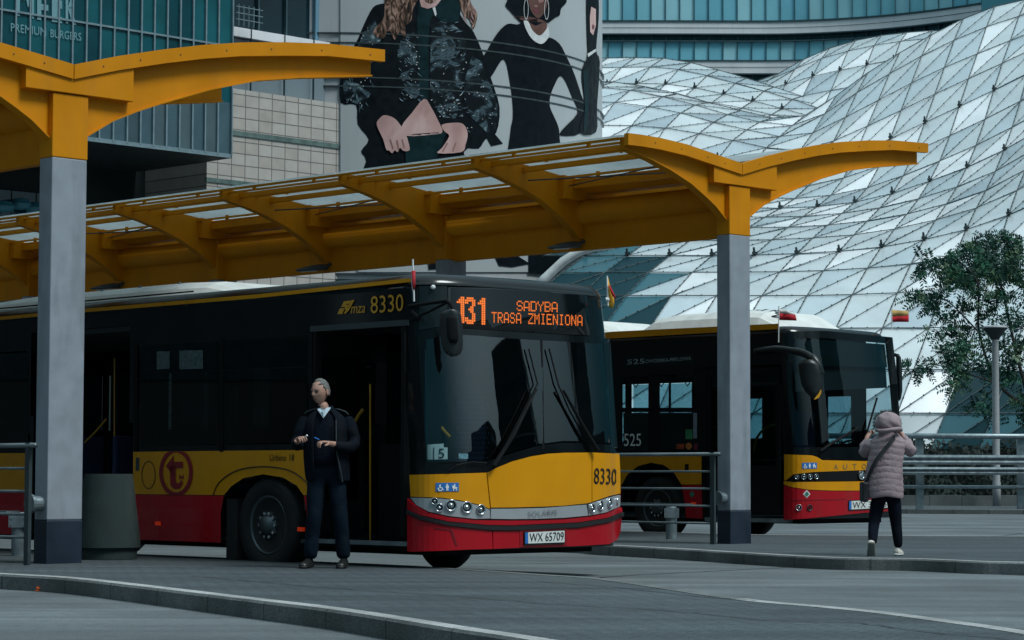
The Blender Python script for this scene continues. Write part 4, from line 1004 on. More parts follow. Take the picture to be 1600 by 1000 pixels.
def wheel(T, x, y, rad, parent, steer=0.0, out=-1, w=.28):
    M = T @ Matrix.Translation((x, y, rad)) @ Matrix.Rotation(steer, 4, 'Z')
    e = bpy.data.objects.new('wheel', None)
    ax = (M.to_3x3() @ Vector((0, out, 0))); c = M @ Vector((0, 0, 0))
    b = MB(); b.lathe([(rad*.60, -w*.9), (rad*.93, -w*.9), (rad, -w*.75), (rad, -w*.1), (rad*.93, .02), (rad*.64, .02), (rad*.60, -.01)], c, ax, 40)
    t = b.build('wheel', RUB, parent, smooth=True)
    b = MB(); b.lathe([(rad*.62, -.16), (rad*.61, .01), (rad*.57, .0), (rad*.50, -.06), (rad*.30, -.09), (rad*.28, -.02), (rad*.20, .0), (rad*.18, .05), (.001, .055)], c, ax, 32); b.build('rim', RIM, t, smooth=True)
    a1 = ax.orthogonal().normalized(); a2 = ax.cross(a1)
    for k in range(10):
        d = a1*math.cos(k*PI/5)+a2*math.sin(k*PI/5); b = MB(); b.tube([c+d*rad*.25-ax*.05, c+d*rad*.25+ax*.025], .017, 6); b.build('wheel_nut', CHRM, t)
    b = MB()
    for k in range(10):
        d = a1*math.cos(k*PI/5+.3)+a2*math.sin(k*PI/5+.3); b.lathe([(.038, -.085), (.038, -.068)], c+d*rad*.43, ax, 12)
    b.build('rim_hole_ring', MBLK, t)
    return t
FONT = {'S': ('.###.', '#...#', '#....', '.###.', '....#', '#...#', '.###.'), 'A': ('.###.', '#...#', '#...#', '#...#', '#####', '#...#', '#...#'), 'D': ('####.', '#...#', '#...#', '#...#', '#...#', '#...#', '####.'),
        'Y': ('#...#', '#...#', '.#.#.', '..#..', '..#..', '..#..', '..#..'), 'B': ('####.', '#...#', '#...#', '####.', '#...#', '#...#', '####.'), 'T': ('#####', '..#..', '..#..', '..#..', '..#..', '..#..', '..#..'),
        'R': ('####.', '#...#', '#...#', '####.', '#.#..', '#..#.', '#...#'), 'Z': ('#####', '....#', '...#.', '..#..', '.#...', '#....', '#####'), 'M': ('#...#', '##.##', '#.#.#', '#.#.#', '#...#', '#...#', '#...#'),
        'I': ('.###.', '..#..', '..#..', '..#..', '..#..', '..#..', '.###.'), 'E': ('#####', '#....', '#....', '####.', '#....', '#....', '#####'), 'N': ('#...#', '##..#', '##..#', '#.#.#', '#..##', '#..##', '#...#'),
        'O': ('.###.', '#...#', '#...#', '#...#', '#...#', '#...#', '.###.'), ' ': ('.....',)*7}
BIG = {'1': ('...##', '..###', '.####', '...##', '...##', '...##', '...##', '...##', '...##', '...##', '...##', '...##'), '3': ('.####.', '######', '##..##', '....##', '...##.', '..###.', '...##.', '....##', '....##', '##..##', '######', '.####.')}
def dots(b, rows, x0, y0, dx, dy, slope, f, off, fill=.80):
    for j, r_ in enumerate(rows):
        for i, ch in enumerate(r_):
            if ch != '#': continue
            xa = x0+i*dx; xb = xa+dx*fill; ya = y0+j*dy+slope*i*dx; yb = ya+dy*fill
            b.add([f(xa, ya, off), f(xb, ya+slope*dx*fill, off), f(xb, yb+slope*dx*fill, off), f(xa, yb, off)], [(0, 1, 2, 3)])

def lamp(bus, parent, px, py, r, nm='lamp_lens', dark=False):
    c = bus.hit(px, py, .02); n_ = bus.nrm.copy()
    b = MB(); b.lathe([(r*1.12, -.01), (r*1.12, .012), (r, .014), (r*.85, -.0), (r*.5, -.012)], c, n_, 20); o = b.build(nm, DSTEEL if dark else CHRM, parent, smooth=True)
    b = MB(); b.lathe([(r*.5, -.010), (r*.38, .006), (.001, .012)], c, n_, 16); b.build('bulb_glass', MBLK if dark else INKW if r < .03 else CHRM, o, smooth=True)
    b = MB(); b.lathe([(r*.86, -.002), (r*.84, .003), (r*.52, -.006), (r*.54, -.011)], c, n_, 20, cap=False); b.build('reflector_ring', MBLK, o)
def access_sign(bus, parent, x0, y0, x1, y1, sl):
    P = lambda u, v: (x0+(x1-x0)*u, y0+(y1-y0)*v+sl*(x1-x0)*u)
    o = link('pictogram_sign', patch([P(0, 0), P(1, 0), P(1, 1), P(0, 1)], bus.hit, .016, gx=9), BLUE, parent)
    pol = [[P(u, v) for u, v in q] for q in (
        [(.14, .30), (.18, .18), (.22, .18), (.22, .5), (.30, .55), (.33, .85), (.30, .86), (.26, .62), (.17, .60)], [(.10, .55), (.16, .55), (.14, .8), (.22, .85), (.26, .72), (.29, .75), (.25, .95), (.14, .95), (.08, .75)],
        [(.46, .12), (.52, .12), (.52, .25), (.46, .25)], [(.44, .28), (.55, .28), (.57, .6), (.54, .6), (.54, .92), (.50, .92), (.495, .62), (.48, .92), (.45, .92), (.45, .6), (.42, .6)],
        [(.70, .35), (.78, .3), (.80, .15), (.84, .15), (.84, .5), (.92, .5), (.92, .7), (.72, .7)], [(.74, .76), (.79, .76), (.79, .92), (.74, .92)], [(.86, .76), (.91, .76), (.91, .92), (.86, .92)])]
    link('pictogram', icon_mesh(pol, bus.hit, .021), INKW, o)
def flag(parent, name_label, base, top, cloth, mats, thick=.006):
    b = MB(); b.tube([base, top], .009, 6); fo = b.build('flag_pole', INKW, parent)
    # cloth: list of bands, each a grid of world points
    for rows, m in zip(cloth, mats):
        b = MB(); b.loft([[p for p in r_]+[p+Vector((0, .012, 0)) for p in reversed(r_)] for r_ in rows]); b.build('flag_cloth', m, fo, smooth=True)
def Q(f, off=0): return lambda x, y, o: f(x, y, o+off)

# ---------------------------------------------------------------- first bus (line 131)
c0 = G(640, 742+0, 0) if False else A(640, 742, 22.74)
B1 = Bus((c0.x, c0.y), -46.3, 2.58, 2.90, .50, 2.9, .22, .30, 17.8)
bt = thing('city_bus', (c0.x, c0.y, 0), 'front most yellow and red city bus with orange route display 131, standing beside the man', 'bus', 'city buses at the stands')
T = B1.T(); H1 = B1.hit
door = [(489, 514), (637, 510), (637, 858), (489, 853)]
door2 = [(50, 520), (205, 510), (205, 846), (50, 840)]
wscr = [(664, 528), (700, 519), (740, 521), (800, 526), (870, 530), (944, 536), (950, 600), (955, 692), (920, 690), (880, 689), (840, 694), (800, 706), (765, 717), (730, 721), (690, 722), (664, 722)]
wopen = [(656, 524), (700, 515), (950, 530), (962, 697), (900, 697), (830, 708), (765, 728), (656, 728)]
wins = [[(218, 541), (342, 533), (342, 694), (218, 697)], [(350, 532), (480, 524), (480, 691), (350, 694)], [(-60, 556), (44, 551), (44, 700), (-60, 701)]]
arch1 = [(345, 880), (345, 800), (350, 775), (361, 760), (380, 747), (411, 741), (442, 746), (464, 759), (475, 774), (479, 800), (480, 880)]
far_open = [(-2.9-1.45*k, -1.65-1.45*k, 1.55, 2.25) for k in range(6)]
body = link('body', B1.shell([door, door2, wopen, arch1]+wins, far_open), BBLK, bt)
def sidep(poly, m, nm, off=.006, gx=0, label=None): return link(nm, patch(poly, B1.side, off, gx=gx), m, bt, label)
sidep([(-60, 500.5), (0, 494.8), (134, 482.3), (400, 460), (642, 434.5), (642, 440.5), (400, 466), (134, 487.8), (0, 500), (-60, 505.5)], BORG, 'roof_trim')
sidep([(208, 706), (340, 704.5), (487, 703), (487, 773.5), (474, 773.5), (464, 759), (442, 746), (411, 741), (380, 747), (361, 760), (350, 773.5), (208, 772)], BORG, 'side_panel')
sidep([(208, 773), (349.5, 774.5), (345, 800), (345, 848), (208, 843)], BRED, 'skirt_panel')
sidep([(474.5, 774.5), (487, 774.5), (487, 854), (480, 853.5), (479, 800)], BRED, 'skirt_panel')
sidep([(-60, 708), (48, 708), (48, 766), (-60, 765)], BORG, 'side_panel'); sidep([(-60, 766), (48, 767), (48, 836), (-60, 832)], BRED, 'skirt_panel')
# wheel arch lip, fuel flap, logo, lettering, side lamps
b = MB(); pl = [B1.side(x, y, .012) for x, y in ((333, 773), (340, 757), (355, 743), (377, 733), (411, 729), (446, 733), (468, 744), (483, 760), (487, 773))]; b.tube(smooth(pl, 4), .006, 5); b.build('arch_line', INKY, bt)
def ring(cx, cy, rx, ry, w, f, off, m, nm, n=28, ymax=None, par=None):
    b = MB()
    for k in range(n):
        a, c = 2*PI*k/n, 2*PI*(k+1)/n
        q = [(cx+rx*math.cos(a), cy+ry*math.sin(a)), (cx+rx*math.cos(c), cy+ry*math.sin(c)), (cx+(rx-w)*math.cos(c), cy+(ry-w*1.15)*math.sin(c)), (cx+(rx-w)*math.cos(a), cy+(ry-w*1.15)*math.sin(a))]
        q = [(x, min(max(y, ymax[0]), ymax[1]) if ymax else y) for x, y in q]
        b.add([f(x, y, off) for x, y in q], [(0, 1, 2, 3)])
    return b.build(nm, m, par or bt)
LOGOR = mat('logo_red', (0.26, 0.006, 0.012), .35)
ring(275, 738, 26.5, 38, 6, B1.side, .012, LOGOR, 'logo_ring', ymax=(705.5, 773))
lg = link('logo_letter', icon_mesh([[(259, 728), (271.5, 711), (271.5, 745)], [(270, 721.5), (286, 721.5), (286, 731.5), (270, 731.5)], [(265, 728), (274.5, 728), (274.5, 752), (266, 757)], [(266, 757), (274.5, 752), (278, 756), (284, 750), (286, 756), (281, 763), (274, 764.5), (268, 761)], [(280, 741), (284, 745), (287, 741), (287, 749), (284, 747), (280, 749)]], B1.side, .012), LOGOR, bt)
ring(232, 742, 11, 22, 1.1, B1.side, .010, INKY, 'filler_flap', n=20)
b = MB(); b.box(-.03, .03, -.012, .01, -.05, .09, Matrix.Translation(B1.side(216, 728)) @ T.to_3x3().to_4x4()); b.build('door_button', DSTEEL, bt)
link('model_lettering', text_mesh('Urbino 18', (421, 720.5), (459, 720), (421.6, 710), B1.side, .012), INKY, bt)
sg = link('fleet_number', text_mesh('8330', (579, 490), (630, 486), (579, 463), B1.side, .012), INKG, bt)
link('operator_lettering', text_mesh('mza', (548, 490), (570, 488.5), (549.5, 479), B1.side, .012), INKG, bt)
link('operator_emblem', icon_mesh([[(527, 491), (531, 482), (538, 481.5), (535, 490.5)], [(533, 480), (537, 471), (547, 469.5), (549, 474), (541, 475), (539, 479.5)], [(549, 469), (554, 468.5), (545, 485), (540, 490), (537, 490), (541, 483)], [(538, 484), (540, 476), (548, 476), (545, 480), (543, 483)]], B1.side, .012), INKG, bt)
REFL = mat('marker_orange_red', (0.75, 0.05, 0.01), .3, emit=(1, .05, .0), estr=.12)
for x, y in ((248, 818), (471, 827)):
    b = MB(); b.box(-.045, .045, -.016, .01, -.02, .02, Matrix.Translation(B1.side(x, y)) @ T.to_3x3().to_4x4()); b.build('side_marker', REFL, bt)
# side windows, pillars, stickers
for wn_ in wins:
    o = link('window', patch(wn_, B1.side, .003, skirt=False), GL1, bt)
for x, y0, y1 in ((346, 528, 706), (212, 536, 706), (485, 515, 706)):
    sidep([(x-3, y0), (x+3, y0), (x+3, y1), (x-3, y1)], MBLK, 'pillar_strip', .008)
sidep([(218, 583), (480, 572), (480, 574), (218, 585)], MBLK, 'window_divider', .008)
STK = mat('sticker_dim', (0.06, 0.10, 0.11), .5, var=.6, scale=30)
for q in ([(280, 548), (317, 547), (317, 576), (280, 577)], [(245, 549), (265, 549), (265, 576), (245, 577)]): sidep(q, STK, 'window_notice', .007)
b = MB(); pb = B1.side(213.5, 697, -.04); b.lathe([(.034, 0), (.036, .02), (.036, .22), (.03, .24), (.014, .27), (.014, .30)], pb, n=14); b.build('bottle_holder', mat('blue_bottle', (0.03, 0.12, 0.38), .15), bt, smooth=True)
# door opening: jambs, sill, folded leaves, rails
def lbox(x0, x1, y0, y1, z0, z1, m, nm, par, bevel=0): 
    b = MB(); b.box(x0, x1, y0, y1, z0, z1, T); return b.build(nm, m, par, bevel=bevel)
def lx(px, py=740): return (B1.side(px, py)-B1.o).dot(B1.f)
d0, d1 = lx(489), lx(637)
ztop = B1.side(560, 512).z
lbox(d0-.04, d1+.0, .03, 1.0, .30, .36, MBLK, 'door_sill', bt); lbox(d0-.05, d1, -.008, .03, .33, .372, STEEL, 'sill_edge', bt)
leaf = lbox(d0+.01, d0+.05, -.02, .62, .42, ztop-.02, MBLK, 'door', bt); lbox(d0+.052, d0+.056, .06, .54, .75, ztop-.25, GL1, 'door_glass', leaf)
leaf = lbox(d1-.08, d1-.03, -.02, .62, .42, ztop-.02, MBLK, 'door', bt)
b = MB(); b.tube([T @ Vector((d1-.11, .10, .8)), T @ Vector((d1-.11, .10, 1.9))], .012, 6); b.build('handrail', mat('rail_dull', (.12, .12, .12), .4), leaf)
leaf = lbox(d0+.35, d0+1.05, .55, .58, .36, 1.30, MBLK, 'driver_partition', bt)
lbox(d0-.05, d1, -.012, .02, ztop-.01, ztop+.045, mat('door_header', (0.03, 0.045, 0.05), .4), 'door_header', bt)
def prail(pts, r_=.017, dep=.25): 
    b = MB(); b.tube(smooth([B1.side(x, y, -dep) for x, y in pts], 4), r_, 8); b.build('handrail', RAILY, bt, smooth=True)
prail([(578.5, 600), (578.5, 700), (578.5, 800), (578.5, 852)], .010); prail([(553, 662), (560, 650), (567, 640)], .018, .35)
prail([(132, 692), (150, 674), (166, 655)], .012, .3); prail([(179, 560), (179, 650), (179, 740)], .010, .3)
# interior
lbox(-17, -.1, .1, 2.45, .32, .36, INT, 'floor', bt); lbox(-17, -.2, .08, 2.48, 2.55, 2.60, INT, 'ceiling', bt)
lbox(-17, -17.02, .1, 2.4, .3, 2.6, MBLK, 'rear_bulkhead', bt)
for i in range(6):
    x = -3.4-.8*i
    for y in (.45, 2.0):
        st = lbox(x-.22, x+.22, y-.2, y+.2, .80, .88, SEATB, 'passenger_seat', bt, .02); lbox(x-.26, x-.19, y-.2, y+.2, .86, 1.42, SEATB, 'seat_back', st, .02)
# underbody and arches
lbox(-17, .12, .25, 2.32, .24, .30, MBLK, 'underbody', bt)
xa = lx(412, 800); 
b = MB(); b.box(xa-.60, xa+.60, .32, .36, .25, 1.1, T); b.build('arch_liner', MBLK, bt)
wheel(T, xa, .06, .49, bt); wheel(T, xa+.12, 2.50, .49, bt, steer=R(-14), out=1); wheel(T, xa-5.9, .06, .49, bt); wheel(T, xa-5.9, 2.50, .49, bt, out=1)
b = MB(); b.box(xa-.64, xa-.46, .02, .30, .07, .75, T); b.build('mud_flap', RUB, bt)
# far windows
for a, c, za, zb_ in far_open: 
    b = MB(); b.box(a, c, 2.57, 2.575, za, zb_, T); b.build('window', GL1, bt)
# front panels
def fr(poly, m, nm, off=.012, gx=8, par=None, label=None): return link(nm, patch(poly, H1, off, gx=gx), m, par or bt, label, smooth=False)
fr([(641, 742), (700, 740.5), (759, 738.5), (761.5, 765), (764.5, 795), (750, 789), (720, 782), (690, 777.5), (643, 776)], BORG, 'front_panel')
fr([(760.5, 739), (775, 731), (800, 721), (830, 713), (855, 709), (880, 707.5), (923, 707), (923, 784.5), (915, 786.5), (880, 790), (850, 791.5), (800, 792.8), (766, 793), (763, 765)], BORG, 'front_panel')
fr([(924, 707), (966, 709), (967.5, 740), (967.5, 771), (950, 775), (924, 784)], BORG, 'front_panel')
fr([(643, 777.5), (690, 779), (720, 783.5), (750, 790.5), (763.5, 796.5), (764.5, 810), (740, 810.5), (700, 806), (670, 799), (652, 789)], SILV, 'headlight', .016); hl1 = bpy.data.objects[-1] if False else [o for o in bt.children][-1]
fr([(765.8, 795), (800, 794.8), (850, 793.5), (915, 788.5), (917.5, 805.5), (880, 809), (840, 810.5), (800, 811), (766, 810.5)], SILV, 'grille_strip', .012)
fr([(918, 788.5), (924, 786), (950, 777.5), (967, 773.5), (966.5, 791), (945, 800.5), (918.5, 805.5)], SILV, 'headlight', .016); hl2 = [o for o in bt.children][-1]
hls = [o for o in bt.children if o.name.startswith('headlight')]
for x, y, r_ in ((679.5, 783, .030), (686.5, 793, .035), (704, 789.5, .050), (728, 792.5, .050), (749.5, 796, .044)): lamp(B1, hls[0], x, y, r_)
for x, y, r_ in ((923, 794, .040), (936, 789.5, .045), (950, 785.5, .045), (961, 783, .035)): lamp(B1, hls[1], x, y, r_)
fr([(640, 779), (652, 791), (670, 801), (700, 808), (740, 812.5), (765, 813), (800, 813.5), (840, 813), (880, 811.5), (918, 807.5), (945, 802.5), (967, 793), (968, 799.5), (945, 809), (900, 816), (800, 820.5), (760, 820), (700, 814.5), (660, 805), (640, 796)], BRED, 'bumper_lip', .03)
fr([(640, 797), (660, 806), (700, 815.5), (760, 821), (800, 821.5), (900, 817), (945, 810), (968, 800.5), (968, 807), (945, 816), (900, 824), (800, 828.5), (760, 828), (700, 821), (660, 812), (640, 802.5)], RUB, 'bumper_strip', .045)
fr([(640, 803.5), (660, 813), (700, 822), (760, 829), (766, 829.3), (767, 857.5), (730, 858.5), (700, 860), (645, 862), (640, 861)], BRED, 'bumper', .03)
fr([(767.5, 829.3), (800, 829.5), (900, 825), (945, 817), (967, 808), (965, 830), (960, 843), (948, 850), (900, 853), (800, 856), (768, 857.5)], BRED, 'bumper', .03)
fr([(679, 824), (705, 827), (713, 852), (710, 852), (702, 829), (679, 826)], mat('red_shade_line', (0.16, .004, .01), .4), 'bumper_crease', .034)
fr([(808, 826), (882, 823), (882, 851.5), (809, 855)], LOGOR, 'plate_recess', .034)
pl_ = fr([(814, 831), (877, 828), (877, 849.5), (814, 852)], INKY, 'number_plate', .046)
link('plate_face', patch([(819.5, 831.6), (876, 829), (876, 847), (819.5, 849)], H1, .052, gx=10, skirt=False), PLATE, pl_)
link('plate_band', patch([(815, 831.9), (819.3, 831.7), (819.3, 849), (815, 849.2)], H1, .052, gx=0, skirt=False), BLUE, pl_)
link('plate_characters', text_mesh('WX 65709', (821.5, 846.5), (874.5, 844.2), (821.5, 833.2), H1, .056), INKY, pl_)
link('fleet_number', text_mesh('8330', (926, 756), (961, 757.5), (926.5, 731), H1, .018), INKY, bt)
link('maker_lettering', text_mesh('SOLARIS', (823, 807.5), (868, 804.5), (823, 799.5), H1, .022, spacing=1.1), mat('embossed_silver', (0.24, 0.26, 0.27), .35, metal=.4), bt)
access_sign(B1, bt, 681, 754.5, 716, 768, -.01)
# windscreen, surround, display
ws = link('windscreen', patch(wscr, H1, .004, gx=8, gy=16, skirt=False), GLW, bt, smooth=True)
def fk(poly, nm, m=BBLK, off=.006, gx=8): return link(nm, patch(poly, H1, off, gx=gx), m, bt)
fk([(652, 520), (700, 512), (800, 518), (952, 529), (950, 538), (870, 533), (800, 529), (740, 524), (700, 522), (666, 531), (667, 724), (690, 724.5), (730, 723.5), (765, 719.5), (800, 708.5), (840, 696.5), (880, 691.5), (955, 694.5), (963, 706), (880, 706.5), (850, 708), (830, 712), (800, 720), (765, 736), (757, 737.5), (652, 741)], 'windscreen_surround')
fk([(942, 534), (953, 535), (964, 700), (954, 696)], 'windscreen_surround')
fk([(843.5, 531), (847, 531), (850, 700), (846.5, 702)], 'windscreen_bar', MBLK, .007)
dp = link('destination_display', patch([(700, 449), (760, 450), (860, 456), (916, 461), (920, 524), (860, 521), (760, 515), (700, 511)], H1, .010, gx=8), mat('display_black', (0.004, 0.006, 0.007), .08, spec=.55), bt, smooth=True)
b = MB()
dots(b, BIG['1'], 709.5, 463.5, 3.0, 3.45, .03, H1, .016, .86); dots(b, BIG['3'], 725, 464.5, 2.75, 3.5, .03, H1, .016, .86); dots(b, BIG['1'], 742, 465.5, 3.0, 3.5, .03, H1, .016, .86)
b.build('route_number', LED, dp)
b = MB(); x = 805.5
for i, ch in enumerate('SADYBA'): dots(b, FONT[ch], x+i*10.9, 470.0+i*10.9*.035, 1.95, 2.3, .035, H1, .016)
x = 766.5
for i, ch in enumerate('TRASA ZMIENIONA'): dots(b, FONT[ch], x+i*9.55, 487.6+i*9.55*.036, 1.62, 2.42, .038, H1, .016)
b.build('route_text', LED, dp)
fk([(668, 430), (700, 430)] if False else [(655, 447), (698, 447), (698, 508), (655, 516)], 'corner_panel', mat('dark_grey_gloss', (0.008, 0.013, 0.015), .2), .006)
b = MB(); q = H1(676, 449, .02); b.lathe([(.022, -.01), (.022, .015), (.01, .03)], q, B1.nrm.copy(), 12); b.build('marker_lamp', INKW, bt)
b = MB(); q = H1(945, 468, .02); b.lathe([(.022, -.01), (.022, .015), (.01, .03)], q, B1.nrm.copy(), 12); b.build('marker_lamp', INKW, bt)
# cards in the window, sign 5
cd = link('window_card', join_meshes([(patch([(661, 695), (694, 693), (694, 699), (676, 699), (676, 718), (661, 718)], lambda x, y, o: H1(x, y, -.03+o*0), 0, gx=8, skirt=False), 0)], 'card'), INKW, bt)
cd = link('window_card', patch([(678, 699), (700, 699), (700, 717.5), (678, 718)], lambda x, y, o: H1(x, y, -.02), 0, gx=8, skirt=False), INKW, bt)
link('card_number', text_mesh('5', (685, 716), (694.5, 715.7), (685, 701), lambda x, y, o: H1(x, y, -.014), 0), INKY, cd)
cd = link('window_card', patch([(718, 708.5), (733, 709), (733, 717), (718, 717)], lambda x, y, o: H1(x, y, -.02), 0, gx=8, skirt=False), mat('card_pale_blue', (.35, .5, .6), .5, var=.5, scale=30), bt)
# wipers
def wip(arm, blade):
    b = MB(); b.tube([H1(x, y, .07) for x, y in arm], [.022, .018, .013], 6); o = b.build('wiper', MBLK, bt)
    b = MB(); b.tube([H1(x, y, .035) for x, y in blade], .008, 5); b.build('wiper_blade', MBLK, o)
wip([(765, 728), (795, 680), (830, 608)], [(775, 718), (805, 660), (836, 600), (822, 545)]); wip([(925, 704), (905, 670), (872, 610)], [(918, 700), (885, 640), (868, 600), (854, 545)])
b = MB(); b.tube([H1(x, y, .03) for x, y in ((700, 735), (712, 727), (735, 722), (757, 724))], .008, 5); b.build('washer_hose', MBLK, bt)
# driver's place
ds = MB(); c = B1.w(-.75, 1.75, 0)
D2 = Matrix.Translation(c) @ T.to_3x3().to_4x4()
rings = []
for z, hw, th in ((1.05, .16, .05), (1.15, .24, .07), (1.4, .27, .08), (1.65, .25, .08), (1.82, .20, .07), (1.95, .10, .04), (2.0, .03, .02)):
    rings.append([D2 @ Vector((th*math.sin(a), -.35+hw*math.cos(a), z)) for a in [2*PI*k/20 for k in range(20)]])
ds.loft(rings); dseat = ds.build('driver_seat', SEATB, bt, smooth=True)
b = MB()
for i in range(12):
    for j in range(15):
        y = -.58+.042*i+(j % 2)*.021; z = 1.12+.05*j; q = D2 @ Vector((.092, y, z))
        if abs(y+.35) > .25*math.sqrt(max(0, 1-((z-1.42)/.5)**2)): continue
        b.add([q+Vector((0, 0, .008)), q+D2.to_3x3() @ Vector((0, .008, 0)), q-Vector((0, 0, .008)), q-D2.to_3x3() @ Vector((0, .008, 0))], [(0, 1, 2, 3)])
b.build('seat_pattern', SEATD, dseat)
b = MB(); b.box(-.35, .12, .55, 2.4, .9, 1.12, T); b.build('dashboard', MBLK, bt, bevel=.05)
b = MB(); sw = B1.w(-.35, 1.75, 1.28); M_ = Matrix.Translation(sw) @ T.to_3x3().to_4x4() @ Matrix.Rotation(R(-35), 4, 'Y'); b.tube([M_ @ Vector((.22*math.cos(a), .22*math.sin(a), 0)) for a in [2*PI*k/24 for k in range(25)]], .014, 6); b.build('steering_wheel', MBLK, bt)
b = MB(); b.tube(smooth([H1(x, y, -.5) for x, y in ((656, 682), (676, 662), (694, 637))], 4), .018, 8); b.build('handrail', RAILY, bt)
lbox(-1.15, -1.10, .7, 2.45, .9, 2.4, GL1, 'cab_screen', bt)
# mirrors
def ml_(px, py, dep): 
    d = ray(px, py); p0 = H1(672, 490, 0); t = (p0.y-dep)/d.y; return CO+d*t
b = MB(); b.tube([H1(640, 479, .02), ml_(672, 473.5, .35), ml_(699, 470, .5), ml_(703, 474, .5), ml_(708, 486, .5)], .017, 8); b.tube([H1(643, 500, .02), ml_(668, 488, .35), ml_(700, 472, .5)], .013, 8); b.tube([H1(645, 488, .02), ml_(655, 497, .2)], .02, 8)
arm = b.build('mirror', MBLK, bt)
b = MB(); rings = []
for y, x0, x1 in ((484, 700, 712), (487, 691, 718), (492, 687, 720.5), (510, 687, 722.5), (530, 689, 723.5), (545, 692, 723), (552, 696, 720), (556.5, 703, 714)):
    pa, pc = ml_(x0, y, .5), ml_(x1, y, .5); mid = (pa+pc)/2; hw = (pc-pa)/2
    rings.append([mid+hw*math.cos(a)+Vector((0, .075*math.sin(a), 0))+(Vector((0, -.02, 0)) if math.sin(a) < -.5 else Vector((0, 0, 0))) for a in [2*PI*k/20 for k in range(20)]])
b.loft(rings); b.build('mirror_head', mat('mirror_black', (0.010, 0.014, 0.016), .4), arm, smooth=True)
b = MB(); rings = []
for y, x0, x1 in ((494, 700, 712), (498, 697, 714), (528, 699, 717), (536, 703, 714)):
    pa, pc = ml_(x0, y, .59), ml_(x1, y, .59); mid = (pa+pc)/2; hw = (pc-pa)/2; rings.append([mid+hw*math.cos(a)+Vector((0, .02*math.sin(a), 0)) for a in [2*PI*k/14 for k in range(14)]])
b.loft(rings); b.build('mirror_housing_ridge', MBLK, arm, smooth=True)
# roof units
def roofbox(bus, x0, x1, y0, y1, z0, z1, nm, m, par, endl=.4, T_=None):
    b = MB(); rr = []
    for x, k in ((x0, .25), (x0+endl, .9), (x0+endl*2, 1), (x1-endl*2, 1), (x1-endl, .9), (x1, .25)):
        h = z0+(z1-z0)*k; yc = (y0+y1)/2; w = (y1-y0)/2
        rr.append([bus.w(x, yc+w*cx, z0+(h-z0)*cz) for cx, cz in ((-1, 0), (-.98, .3), (-.90, .66), (-.78, .88), (-.58, 1), (.58, 1), (.78, .88), (.90, .66), (.98, .3), (1, 0))])
    b.loft(rr); return b.build(nm, m, par, bevel=.02)
fa = roofbox(B1, -9.2, -3.35, .55, 2.1, 2.86, 3.12, 'roof_unit', WHT, bt, .7)
b = MB(); b.box(-8.6, -4.2, .545, .56, 2.97, 2.985, T); b.build('unit_seam', MBLK, fa)
for k in range(6):
    b = MB(); q = B1.w(-4.6-.75*k, .66, 3.085); b.lathe([(.018, 0), (.018, .02)], q, n=8); b.build('screw_head', STEEL, fa)
roofbox(B1, -2.9, -1.55, .7, 1.9, 2.87, 2.93, 'roof_hatch', WHT, bt, .2)
b = MB(); 
for z in (2.86, 3.04): b.box(-6.2, -3.0, 2.2, 2.3, z, z+.05, T)
for x in (-6.2, -4.6, -3.05): b.box(x, x+.05, 2.2, 2.3, 2.86, 3.09, T)
b.box(-6.1, -3.1, 2.22, 2.28, 2.91, 3.04, T)
b.build('roof_grille', MBLK, bt, bevel=.02)
b = MB()
for x in (-14.2, -12.6, -11.2, -9.9): b.tube([B1.w(x, 1.0, 2.88), B1.w(x-.15, 1.0, 3.22)], .03, 6)
b.tube([B1.w(-14.5, 1.0, 3.2), B1.w(-9.8, 1.0, 3.2)], .035, 6); b.build('roof_rail', STEEL, bt)
# flags on bus 1
def cloth(pa, n=6):  # rows of pixel pts at a depth
    return pa
def fl(px, py, D): return A(px, py, D)
D_ = B1.hit(644, 470).y-.05
flag(bt, '', A(647, 471, D_), A(645, 405, D_), [[[A(643.8, 421, D_), A(646, 421, D_)], [A(642.5, 440, D_), A(648, 438, D_)], [A(644, 455, D_), A(647, 456, D_)]], [[A(643, 424, D_-.015), A(649, 422, D_-.015)], [A(644, 445, D_-.02), A(649, 442, D_-.02)], [A(645.5, 452, D_-.015), A(648, 452, D_-.015)]]], (FLW, FLR))
D_ = B1.hit(950, 470).y+.0
flag(bt, '', A(950, 478, D_), A(948.5, 431, D_), [[[A(948, 433, D_), A(950, 433, D_)], [A(949, 450, D_), A(953, 446, D_)], [A(950.5, 462, D_), A(958, 456, D_)], [A(951, 476, D_), A(960, 472, D_)], [A(953, 481, D_), A(958, 481, D_)]], [[A(951, 445, D_-.02), A(953.5, 446, D_-.02)], [A(953, 452, D_-.03), A(961, 462, D_-.03)], [A(957, 463, D_-.03), A(963.5, 469, D_-.03)]]], (FLY, FLR))

# ---------------------------------------------------------------- second bus (line 525)
c0 = A(1225, 741, 36.1)
B2 = Bus((c0.x, c0.y), -44.5, 2.55, 3.24, .42, 3.2, .22, .36, 11.9)
b2t = thing('city_bus', (c0.x, c0.y, 0), 'rear yellow and red city bus carrying white number 525 behind the middle column', 'bus', 'city buses at the stands')
T = B2.T(); H2 = B2.hit; S2 = B2.side
arch2 = [(972, 830), (970, 790), (972, 757), (980, 742), (997, 728), (1017, 723), (1036, 726), (1052, 737), (1064, 757), (1070, 785), (1072, 830)]
wd = [[(972, 588), (1088, 588), (1088, 704), (972, 706)]]
dr2 = [(1104, 575), (1219, 571), (1219, 816), (1104, 812)]
ws2 = [(1238, 572), (1240, 527), (1290, 527), (1384, 535), (1391, 600), (1398, 694), (1330, 696), (1238, 696)]
ws2o = [(1231, 575), (1234, 521), (1290, 520), (1392, 530), (1400, 600), (1405, 700), (1231, 702)]
